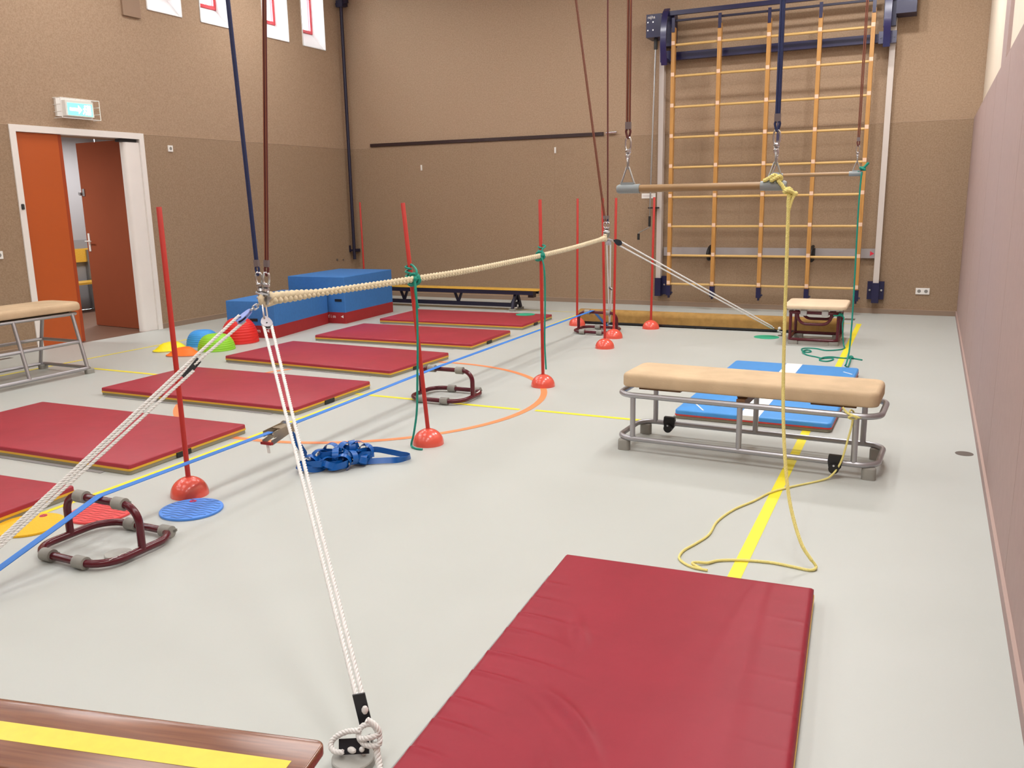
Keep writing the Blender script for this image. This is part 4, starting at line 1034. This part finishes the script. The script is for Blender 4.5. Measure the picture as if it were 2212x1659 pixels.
# ================================================================== ROPES
def hanger(name, label, bottom, top, col, core=None, group=None, dx=V(1, 0, 0), sp=0.0064, r=0.0054):
    """looped rope pair coming down from the ceiling: two cords, ferrule, eye, carabiner and swivel"""
    bottom = Vector(bottom); top = Vector(top); t = thing(name, label, 'hanging rope', bottom, group=group)
    u = (top - bottom).normalized()
    eye_, fer = bottom + u * 0.0, bottom + u * 0.035
    c = MB()
    for s_ in (-1, 1):
        c.tube([fer + dx * s_ * sp, top + dx * s_ * sp], r, 7)
    co = c.build('cords', col, t, world=True)
    if core:
        c = MB()
        for s_ in (-1, 1): c.tube([fer + dx * s_ * sp + V(0, -r * 0.75, 0), top + dx * s_ * sp + V(0, -r * 0.75, 0)], r * 0.42, 5)
        c.build('core_stripe', core, co, world=True)
    c = MB(); c.tube([fer, fer - u * 0.0 + dx * 0.0, fer + u * 0.0], r); c = MB(); c.bar(fer, fer + u * 0.032, 0.026, 0.014, upv=(0, 1, 0)); c.build('ferrule', mat('ferrule', (0.16, 0.12, 0.12), 0.5), t, world=True, smooth=0)
    c = MB(); c.tube(smooth_path([fer + dx * sp, fer - u * 0.012 + dx * sp * 1.6, eye_ - u * 0.006, fer - u * 0.012 - dx * sp * 1.6, fer - dx * sp], 5), r, 7); c.build('eye_loop', CRED if core else CNAVY, t, world=True)
    return t
# near end of the thick rope hangs from two cords, far end likewise
def up_to(p0, p1, z):
    p0, p1 = Vector(p0), Vector(p1); return p0 + (p1 - p0) * ((z - p0.z) / (p1.z - p0.z))
HZ = CEIL - 0.01
nA = hanger('ring_rope', 'navy hanging rope, left of the pair holding the near end of the thick rope', (-2.867, 3.2, 1.213), up_to((-2.867, 3.2, 1.213), (-2.917, 3.2, 2.431), HZ), CNAVY)
nB = hanger('ring_rope', 'maroon hanging rope, right of the pair holding the near end of the thick rope', (-2.814, 3.2, 1.213), up_to((-2.814, 3.2, 1.213), (-2.710, 3.2, 2.409), HZ), CRED, CTAN)
fA = hanger('ring_rope', 'slanting maroon hanging rope holding the far end of the thick rope', (-2.852, 8.06, 1.30), up_to((-2.852, 8.06, 1.30), (-3.151, 8.06, 3.341), HZ), CRED, CTAN)
fB = hanger('ring_rope', 'vertical dark hanging rope holding the far end of the thick rope', (-2.826, 8.06, 1.30), up_to((-2.826, 8.06, 1.30), (-2.838, 8.06, 3.308), HZ), CRED, None, sp=0.003, r=0.0045)
def hardware(parent, p, length, tilt=0.0):
    """carabiner, swivel body and shackle hanging down from p"""
    p = Vector(p); d = V(tilt, 0, -1).normalized()
    m = MB(); ringlink(m, p + d * 0.022, d, (0, 1, 0.2), 0.056, 0.036, 0.0058); m.build('carabiner', STEEL, parent, world=True)
    m = MB(); m.tube([p + d * 0.045, p + d * 0.05, p + d * 0.060, p + d * 0.065], 0.01, 10, rr=[0.010, 0.019, 0.019, 0.010])
    m.tube([p + d * 0.066, p + d * 0.070, p + d * 0.082, p + d * 0.088], 0.01, 10, rr=[0.010, 0.017, 0.020, 0.010]); m.build('swivel', STEEL, parent, world=True)
    m = MB(); ringlink(m, p + d * (0.085 + (length - 0.085) / 2), d, (0.3, 1, 0), length - 0.070, 0.040, 0.0075); m.cyl(p + d * (length - 0.02) + V(-0.028, 0, 0), p + d * (length - 0.02) + V(0.028, 0, 0), 0.007, 8); m.tube([p + d * (length - 0.045) + V(-0.02, -0.01, 0), p + d * (length - 0.035) + V(0.03, -0.014, 0)], 0.008, 8)
    m.build('shackle', DSTEEL, parent, world=True)
hardware(nA, (-2.866, 3.2, 1.215), 0.135, 0.12); hardware(nB, (-2.816, 3.2, 1.215), 0.135, -0.12)
hardware(fA, (-2.852, 8.06, 1.300), 0.13, 0.08); hardware(fB, (-2.826, 8.06, 1.300), 0.13, -0.04)

t = thing('thick_rope', 'thick beige plaited rope stretched across the hall at waist height', 'rope', (-2.84, 3.24, 1.09))
rp = [(-2.84, 3.225, 1.094), (-2.84, 3.656, 1.082), (-2.84, 4.1, 1.075), (-2.84, 4.508, 1.071), (-2.84, 5.165, 1.067), (-2.84, 5.887, 1.077), (-2.84, 6.503, 1.089), (-2.84, 7.209, 1.112), (-2.84, 8.03, 1.155)]
m = MB(); plait_rope(m, smooth_path(rp, 10), 0.0098, 0.0068, 0.0112, 0.112, 9, amp=lambda u: 1 + 0.5 * math.exp(-(u / 0.062) ** 4) + 0.3 * math.exp(-((1 - u) / 0.03) ** 4)); m.build('plaited_strands', ROPET, t, world=True, smooth=89)
m = MB()
for y, z, s_ in ((3.20, 1.094, 1), (8.045, 1.160, -1)):
    m.tube(smooth_path([(-2.84, y + s_ * 0.05, z + 0.018), (-2.84, y - s_ * 0.0, z + 0.020), (-2.84, y - s_ * 0.022, z), (-2.84, y, z - 0.024), (-2.84, y + s_ * 0.05, z - 0.022), (-2.84, y + s_ * 0.13, z - 0.012)], 5), 0.015, 8)
m.build('end_loops', ROPET, t, world=True)

# ---- guy ropes
def lerp(a, b_, u): return Vector(a) + (Vector(b_) - Vector(a)) * u
def pulley(parent, c, d, col, side):
    c = Vector(c); d = Vector(d).normalized(); s_ = Vector(side).normalized(); n_ = d.cross(s_).normalized()
    m = MB(); k = 20; out = []
    for i in range(k):
        a = 2 * PI * i / k; r_ = 0.030 if cos(a) > -0.2 else 0.030 + 0.022 * (-cos(a))
        out.append((cos(a) * r_ * 1.15, sin(a) * 0.028))
    for zz in (-0.007, 0.007):
        base = len(m.v)
        for off in (-0.0015, 0.0015): m.v += [(c + d * x + s_ * y + n_ * (zz + off))[:] for x, y in out]
        m.f += [tuple(base + i for i in range(k)), tuple(base + k + i for i in range(k - 1, -1, -1))] + [(base + i, base + k + i, base + k + (i + 1) % k, base + (i + 1) % k) for i in range(k)]; m.m += [0] * (k + 2)
    m.build('pulley_cheeks', col, parent, world=True)
    m = MB(); m.cyl(c - n_ * 0.005 + d * 0.004, c + n_ * 0.005 + d * 0.004, 0.021, 18); m.cyl(c - n_ * 0.011 + d * 0.004, c + n_ * 0.011 + d * 0.004, 0.004, 8); m.build('pulley_wheel', BLACKM, parent, world=True)
def chain(parent, a, b_, n, r=0.003, W_=0.018):
    a, b_ = Vector(a), Vector(b_); d = (b_ - a) / n; m = MB(); nx, ny = perp(d)
    for i in range(n): ringlink(m, a + d * (i + 0.5), d, nx if i % 2 else ny, d.length * 1.28, W_, r)
    m.build('chain_links', STEEL, parent, world=True)
def rope_part(parent, pts, name='rope_strand', R=0.0078, pitch=0.046, m=ROPEW):
    mb = MB(); laid_rope(mb, pts, R, pitch, 3); return mb.build(name, m, parent, world=True, smooth=80)
def runner(parent, c, d, side, w_=0.028, l_=0.075):
    c = Vector(c); d = Vector(d).normalized(); m = MB(); m.bar(c - d * l_ / 2, c + d * l_ / 2, w_, 0.005, upv=Vector(side)); m.build('rope_tensioner', BLACKM, parent, world=True, smooth=0)
# near right, running towards the camera
t = thing('guy_rope', 'white double guy rope running from near rope end to the foreground knot', 'guy rope', (-2.8, 3.15, 1.0))
PT, AN = V(-2.790, 3.15, 0.985), V(-1.312, 1.762, 0.095)
D = (AN - PT).normalized(); sd = V(0.90, 0.434, 0)
chain(t, (-2.835, 3.19, 1.075), PT - D * 0.04, 1, 0.0048, 0.024)
pulley(t, PT, D, PULL, sd)
Pp = lerp(PT, AN, 0.945)
rope_part(t, [PT - sd * 0.018 + D * 0.01, lerp(PT, AN, 0.5) - sd * 0.010 - V(0, 0, 0.012), Pp - sd * 0.008]); rope_part(t, [PT + sd * 0.019 + D * 0.01, lerp(PT, AN, 0.5) + sd * 0.011 - V(0, 0, 0.010), Pp + sd * 0.010])
rope_part(t, smooth_path([PT - sd * 0.018 + D * 0.012, PT - sd * 0.016 - D * 0.010, PT - D * 0.018, PT + sd * 0.016 - D * 0.010, PT + sd * 0.019 + D * 0.012], 5))
P2 = Pp + D * 0.06
runner(t, Pp + D * 0.045, V(0.12, 0.1, -1), V(0.434, -0.90, 0.2), 0.036, 0.10)
m = MB(); m.sphere((Pp + D * 0.035 + V(0.02, -0.012, 0.0))[:], 0.010, 10, (1, 1, 1.3)); m.sphere((Pp + D * 0.075 + V(0.02, -0.012, 0))[:], 0.009, 10, (1, 1, 1.3)); m.build('stopper_knots', ROPEW, t, world=True)
K = V(-1.312, 1.762, 0.090)
rope_part(t, smooth_path([K + V(0.0, 0, 0.045), K + V(0.024, 0.004, 0.030), K + V(0.034, 0.004, 0.008), K + V(0.012, -0.014, 0.0), K + V(-0.02, -0.016, -0.008), K + V(-0.028, 0.004, 0.010), K + V(0.0, 0.018, 0.020), K + V(0.03, 0.008, 0.004), K + V(0.038, -0.006, -0.018), K + V(0.006, -0.018, -0.022), K + V(-0.025, -0.01, -0.014)], 6), 'knot', 0.0085, 0.03)
rope_part(t, smooth_path([K + V(-0.02, -0.01, 0.012), K + V(-0.06, -0.018, 0.002), K + V(-0.092, -0.030, -0.018), K + V(-0.097, -0.045, -0.034), K + V(-0.078, -0.052, -0.044), K + V(-0.055, -0.045, -0.044)], 6), 'loop', 0.0085, 0.03)
rope_part(t, smooth_path([K + V(0.025, 0, -0.02), K + V(0.034, -0.010, -0.045), K + V(0.050, -0.025, -0.070), K + V(0.070, -0.055, -0.081), K + V(0.10, -0.12, -0.082)], 6), 'rope_tail', 0.0105, 0.032)
m = MB(); m.bar(K + V(-0.080, -0.030, -0.044), K + V(0.004, -0.004, -0.032), 0.042, 0.005, upv=V(0.3, -0.8, 0.5)); m.build('rope_tensioner', BLACKM, t, world=True, smooth=0)
m = MB(); m.sphere((K + V(-0.035, -0.032, -0.040))[:], 0.009, 10, (1.6, 1, 1)); m.sphere((K + V(-0.008, -0.022, -0.036))[:], 0.008, 10); m.build('stopper_knots', ROPEW, t, world=True)
m = MB(); m.tube([K + V(-0.01, -0.01, -0.06), V(-1.345, 1.775, 0.04)], 0.006, 8); m.build('rope_stub', ROPEW, t, world=True)
# near left
t = thing('guy_rope', 'white triple guy rope running from near rope end off to the lower left', 'guy rope', (-2.93, 3.12, 1.0))
PT, AN = V(-2.921, 3.13, 1.010), V(-3.352, 1.755, 0.03)
D = (AN - PT).normalized(); sd = D.cross(V(-0.55, 0.5, -0.6)).normalized()
sd = D.cross((V(-2.92, 3.13, 1.0) - V(0, 0, 1.54)).normalized()).normalized()
chain(t, (-2.845, 3.185, 1.080), PT - D * 0.05, 3, 0.0038, 0.020)
pulley(t, PT, D, PBLU, sd * 0.35 + D.cross(sd) * 0.94)
RU = lerp(PT, AN, 0.185)
rope_part(t, [PT - sd * 0.018, RU - sd * 0.016, lerp(PT, AN, 0.98) - sd * 0.008]); rope_part(t, [PT + sd * 0.018, RU + sd * 0.006])
rope_part(t, [RU - sd * 0.0, lerp(PT, AN, 0.98)]); rope_part(t, [RU + sd * 0.024 + D * 0.02, lerp(PT, AN, 0.6) + sd * 0.016, lerp(PT, AN, 0.98) + sd * 0.008])
runner(t, RU + D * 0.02 + sd * 0.012, D + sd * 0.12, D.cross(sd) + sd * 0.7, 0.030, 0.11)
# far left and far right
t = thing('guy_rope', 'white guy rope dropping steeply from the far rope end between the red poles', 'guy rope', (-2.84, 8.09, 1.11))
PT, AN = V(-2.832, 8.10, 1.105), V(-3.455, 9.935, 0.03); D = (AN - PT).normalized(); sd = D.cross((PT - V(0, 0, 1.54)).normalized()).normalized()
pulley(t, PT, D, PULL, sd)
RU = lerp(PT, AN, 0.5)
rope_part(t, [PT - sd * 0.016, lerp(PT, AN, 0.97) - sd * 0.000], R=0.008); rope_part(t, [PT + sd * 0.020, RU + sd * 0.012], R=0.008); rope_part(t, [RU + sd * 0.028, lerp(PT, AN, 0.97) + sd * 0.006], R=0.008)
runner(t, RU + sd * 0.016, D + sd * 0.5, sd, 0.03, 0.07); runner(t, lerp(PT, AN, 0.86), D, sd, 0.03, 0.05)
t = thing('guy_rope', 'white guy rope slanting down from far rope end toward the burgundy stool', 'guy rope', (-2.82, 8.1, 1.12))
PT, AN = V(-2.752, 8.175, 1.104), V(-1.42, 9.895, 0.03); D = (AN - PT).normalized(); sd = D.cross((PT - V(0, 0, 1.54)).normalized()).normalized()
chain(t, (-2.83, 8.075, 1.150), PT - D * 0.02, 2, 0.003, 0.02)
pulley(t, PT, D, BLACKM, sd)
rope_part(t, [PT - sd * 0.020, lerp(PT, AN, 0.93) - sd * 0.010], R=0.008); rope_part(t, [PT + sd * 0.020, lerp(PT, AN, 0.93) + sd * 0.010], R=0.008)
runner(t, lerp(PT, AN, 0.945), D, sd, 0.045, 0.075); rope_part(t, [lerp(PT, AN, 0.97), lerp(PT, AN, 0.995)], R=0.011)
m = MB(); m.sphere(lerp(PT, AN, 0.94)[:], 0.012, 8); m.sphere((lerp(PT, AN, 0.975) + V(0.01, 0, 0.03))[:], 0.018, 8); m.build('stopper_knots', ROPEW, t, world=True)

# ---- trapezes
def trapeze(label, yb, zb, xc, lb, rb, rope_l, rope_r):
    t = thing('trapeze_bar', label, 'trapeze', (xc, yb, zb))
    MB().cyl((-0.31, 0, 0), (0.31, 0, 0), 0.0175, 18).build('bar', BARW, t)
    for s_ in (-1, 1):
        c = MB(); c.tube([(s_ * 0.275, 0, 0), (s_ * 0.2755, 0, 0), (s_ * 0.375, 0, 0), (s_ * 0.386, 0, 0)], 0.0215, 18, rr=[0.020, 0.0215, 0.0215, 0.016]); c.box(s_ * 0.335 - 0.032, s_ * 0.335 + 0.032, -0.010, 0.010, 0.015, 0.030)
        cap_ = c.build('end_cap', GREYC, t)
        m = MB(); x = s_ * 0.335; m.tube([(x - 0.034, 0, 0.024), (x - 0.030, 0, 0.030), (x - 0.006, 0, 0.098), (x, 0, 0.103), (x + 0.006, 0, 0.098), (x + 0.030, 0, 0.030), (x + 0.034, 0, 0.024)], 0.0042, 8); m.build('triangle_ring', DSTEEL, cap_)
    for s_, lbx, (colr, core) in ((-1, lb, rope_l), (1, rb, rope_r)):
        p = V(xc + s_ * 0.335, yb, zb + 0.225)
        hgr = hanger('trapeze_rope', lbx, p + V(0, 0, 0.01), V(p.x, yb, HZ), colr, core)
        m = MB(); ringlink(m, p - V(0, 0, 0.020), (0, 0, 1), (0.3, 1, 0), 0.058, 0.030, 0.0042); m.build('carabiner', STEEL, hgr, world=True)
        m = MB(); m.tube([p - V(0, 0, z) for z in (0.045, 0.050, 0.060, 0.066)], 0.01, 10, rr=[0.006, 0.014, 0.014, 0.006]); m.tube([p - V(0, 0, z) for z in (0.066, 0.072, 0.085, 0.092)], 0.01, 10, rr=[0.008, 0.012, 0.010, 0.006]); m.build('swivel', STEEL, hgr, world=True)
        m = MB(); ringlink(m, p - V(0, 0, 0.108), (0, 0, 1), (1, 0.2, 0), 0.048, 0.022, 0.005); m.build('snap_hook', DSTEEL, hgr, world=True)
    return t
trapeze('nearer wooden trapeze bar with yellow rope tied to its right end', 4.0, 1.577, -0.970,
        'maroon trapeze rope at the left end of the nearer trapeze', 'navy trapeze rope at the right end of the nearer trapeze', (CRED, CTAN), (CNAVY, None))
trapeze('farther wooden trapeze bar with green cord tied to its right end', 8.2, 1.702, -0.958,
        'navy trapeze rope at the left end of the farther trapeze', 'maroon trapeze rope at the right end of the farther trapeze', (CNAVY, None), (CRED, CTAN))

# ---- yellow rope
t = thing('yellow_rope', 'thin yellow rope hanging from the trapeze, looping over floor to the bench', 'rope', (-0.57, 3.97, 1.5))
m = MB()
dn = [(-0.572, 3.985, 1.560), (-0.569, 3.975, 1.50), (-0.567, 3.97, 1.381), (-0.562, 3.96, 1.18), (-0.558, 3.95, 0.992), (-0.542, 3.9, 0.672), (-0.517, 3.83, 0.459), (-0.482, 3.75, 0.285), (-0.444, 3.68, 0.180), (-0.397, 3.62, 0.090), (-0.352, 3.60, 0.035),
      (-0.332, 3.595, 0.010), (-0.352, 3.563, 0.006), (-0.426, 3.571, 0.006), (-0.516, 3.578, 0.006), (-0.636, 3.553, 0.006), (-0.72, 3.512, 0.006), (-0.757, 3.465, 0.008), (-0.795, 3.445, 0.012), (-0.812, 3.42, 0.014), (-0.77, 3.40, 0.006)]
dn2 = [(-0.742, 3.395, 0.006), (-0.8, 3.399, 0.006), (-0.851, 3.429, 0.006), (-0.884, 3.478, 0.006), (-0.885, 3.561, 0.006), (-0.857, 3.653, 0.006), (-0.826, 3.785, 0.006), (-0.827, 3.97, 0.006), (-0.788, 4.159, 0.006), (-0.719, 4.327, 0.006), (-0.664, 4.489, 0.006), (-0.58, 4.622, 0.006), (-0.443, 4.80, 0.006), (-0.395, 4.86, 0.025), (-0.355, 4.885, 0.10), (-0.330, 4.90, 0.219), (-0.315, 4.91, 0.300), (-0.312, 4.912, 0.340)]
laid_rope(m, smooth_path(dn[:11], 6), 0.0082, 0.020); laid_rope(m, smooth_path(dn[10:], 6), 0.0066, 0.018); laid_rope(m, smooth_path(dn2, 6), 0.0060, 0.018); m.build('long_line', ROPEY, t, world=True)
m = MB(); K = V(-0.640, 3.985, 1.612)
q = [K + V(-0.040, 0.0, -0.014), K + V(-0.012, -0.008, 0.0), K + V(0.006, -0.016, 0.010), K + V(0.018, 0.0, 0.002), K + V(0.004, 0.012, -0.010), K + V(-0.006, -0.010, -0.012), K + V(0.014, -0.020, -0.002), K + V(0.030, -0.008, 0.004), K + V(0.034, 0.004, -0.008), K + V(0.024, -0.012, -0.014), K + V(0.040, -0.010, -0.034),
     K + V(0.052, -0.008, -0.052), K + V(0.068, -0.006, -0.048), K + V(0.078, 0.002, -0.058), K + V(0.062, 0.008, -0.066), K + V(0.050, -0.010, -0.062), K + V(0.064, -0.020, -0.056), K + V(0.084, -0.008, -0.064), K + V(0.094, 0.0, -0.074), K + V(0.078, 0.004, -0.080), K + V(0.070, -0.008, -0.090), K + V(0.070, -0.010, -0.125)]
laid_rope(m, smooth_path(q, 6), 0.0088, 0.03)
m.tube(smooth_path([K + V(0.094, 0, -0.074), K + V(0.082, -0.006, -0.105), K + V(0.072, -0.010, -0.150)], 5), 0.0060, 7)
m.sphere((K + V(0.098, -0.002, -0.070))[:], 0.010, 8); m.build('trapeze_knot', ROPEY, t, world=True)
m = MB(); K = V(-0.312, 4.913, 0.352)
laid_rope(m, smooth_path([K + V(-0.055, 0.0, 0.045), K + V(-0.03, -0.01, 0.02), K + V(0.0, -0.02, 0.01), K + V(0.02, -0.01, -0.006), K + V(0, 0.0, -0.015), K + V(-0.02, -0.015, -0.005), K + V(0.0, -0.02, 0.008), K + V(0.03, -0.012, 0.0), K + V(0.055, -0.005, 0.004)], 6), 0.0065, 0.024)
laid_rope(m, smooth_path([K + V(-0.02, 0.0, 0.012), K + V(-0.015, 0.02, 0.03), K + V(0.0, 0.045, 0.012), K + V(0.0, 0.03, -0.02), K + V(0.0, 0.0, -0.015)], 6), 0.005, 0.024); m.build('bench_knot', ROPEY, t, world=True)

# ---- green line from the far trapeze
t = thing('green_line', 'thin green line from far trapeze down to blue mat and the stool', 'cord', (-0.58, 8.2, 1.7))
m = MB(); g = 0.0072
m.tube(smooth_path([(-0.580, 8.18, 1.713), (-0.586, 8.17, 1.409), (-0.578, 8.14, 0.814), (-0.573, 8.08, 0.416), (-0.575, 8.0, 0.182), (-0.585, 7.875, 0.088)], 6), g, 7)
m.tube(smooth_path([(-0.592, 7.88, 0.080), (-0.590, 8.2, 0.012), (-0.598, 8.56, 0.012), (-0.606, 8.65, 0.012)], 5), g, 7)
gl = [(-0.771, 9.36, 0.320), (-0.742, 9.345, 0.300), (-0.749, 9.34, 0.241), (-0.743, 9.33, 0.167), (-0.735, 9.33, 0.08), (-0.722, 9.31, 0.02), (-0.709, 9.25, 0.006), (-0.748, 9.127, 0.006), (-0.863, 9.043, 0.006), (-0.968, 9.121, 0.006), (-1.066, 9.115, 0.006), (-1.098, 9.045, 0.006), (-1.075, 8.938, 0.006), (-1.035, 8.868, 0.006), (-0.996, 8.91, 0.006), (-1.011, 8.99, 0.006), (-1.05, 8.99, 0.009), (-1.062, 8.832, 0.014), (-1.003, 8.714, 0.006), (-0.913, 8.64, 0.006), (-0.852, 8.584, 0.006), (-0.775, 8.63, 0.006), (-0.751, 8.55, 0.006), (-0.795, 8.44, 0.006), (-0.862, 8.472, 0.006), (-0.847, 8.573, 0.014), (-0.777, 8.655, 0.012), (-0.672, 8.66, 0.006), (-0.60, 8.68, 0.006), (-0.50, 8.62, 0.006)]
m.tube(smooth_path(gl, 6), g, 7); m.build('long_line', GREEN, t, world=True)
for K, s_, nm in ((V(-0.600, 8.665, 0.018), 1.0, 'floor_knot'), (V(-0.575, 8.19, 1.742), 1.5, 'trapeze_knot'), (V(-0.772, 9.36, 0.325), 1.3, 'stool_knot')):
    m = MB(); q = [K + V(cos(a * 2.1) * 0.014, sin(a * 2.9) * 0.014, 0.008 * sin(a * 1.7)) * s_ for a in [k * 0.7 for k in range(12)]]
    m.tube(smooth_path(q, 5), g * 1.1, 7)
    if nm == 'trapeze_knot': m.tube(smooth_path([K, K + V(0.02, 0, 0.02), K + V(0.045, 0, 0.05)], 4), 0.011, 7); m.tube([K + V(-0.03, 0, -0.02), K + V(-0.04, 0, -0.05)], g, 7)
    if nm == 'stool_knot': m.tube(smooth_path([K, K + V(-0.03, -0.02, -0.005), K + V(-0.07, -0.02, -0.005)], 4), g, 7)
    m.build(nm, GREEN, t, world=True)

# ---- green cords tying the two poles to the thick rope
def pole_cord(label, pole, rope_pt, tail, short, pr):
    px_, py_ = pole; K = Vector(rope_pt); t = thing('tie_cord', label, 'cord', K)
    m = MB(); g = 0.0070; w_ = []
    for k in range(49):
        a = 2 * PI * k / 16; w_.append(V(px_ + (0.0165 + 0.003 * (k % 16 > 8)) * cos(a), py_ + 0.0165 * sin(a), K.z + 0.085 - 0.028 * k / 16))
    m.tube(w_, g, 7); m.tube(smooth_path([w_[0], w_[0] + V(0.03, -0.015, -0.01), K + V(0.022, -0.02, 0.05), K + V(0.020, -0.03, 0.010)], 5), g, 7)
    m.tube(smooth_path([w_[-1], K + V(-0.01, -0.02, 0.02), K + V(0.018, -0.034, 0.0)], 5), g, 7); m.build('pole_wraps', GREEN, t, world=True)
    m = MB(); ring_ = []
    for k in range(40):
        a = 2 * PI * k / 13; ring_.append(K + V(cos(a) * 0.034, 0.012 * (k / 20 - 1) - 0.012, sin(a) * 0.034))
    m.tube(ring_, g * 1.25, 7)
    m.tube(smooth_path([K + V(0.030, -0.03, 0.02), K + V(0.02, -0.042, -0.01), K + V(0.0, -0.036, -0.035), K + V(-0.03, -0.03, -0.032), K + V(-0.035, -0.02, -0.012)], 5), g * 1.3, 7)
    m.sphere((K + V(0.020, -0.036, 0.004))[:], 0.017, 10); m.build('rope_knot', GREEN, t, world=True)
    for q, nm in ((tail, 'long_tail'), (short, 'short_tail')):
        if q: m = MB(); m.tube(smooth_path([K + V(0.020, -0.04, 0.0)] + [Vector(a) for a in q], 6), g, 7); m.build(nm, GREEN, t, world=True)
pole_cord('bright green cord tying the leaning pole to the rope, its tail reaching the floor', (-2.911, 4.597), (-2.840, 4.560, 1.070),
          [(-2.815, 4.52, 0.95), (-2.818, 4.52, 0.70), (-2.832, 4.52, 0.45), (-2.842, 4.515, 0.25), (-2.868, 4.51, 0.10), (-2.895, 4.52, 0.03), (-2.886, 4.51, 0.008), (-2.835, 4.485, 0.006), (-2.795, 4.487, 0.006)],
          [(-2.808, 4.50, 1.0), (-2.800, 4.50, 0.93), (-2.795, 4.505, 0.90)], 0.0125)
pole_cord('dark green cord tying the upright farther pole to the rope, tail hanging short', (-2.855, 6.512), (-2.845, 6.49, 1.087),
          [(-2.790, 6.43, 0.98), (-2.785, 6.43, 0.75), (-2.788, 6.42, 0.40), (-2.778, 6.42, 0.165)], None, 0.0125)
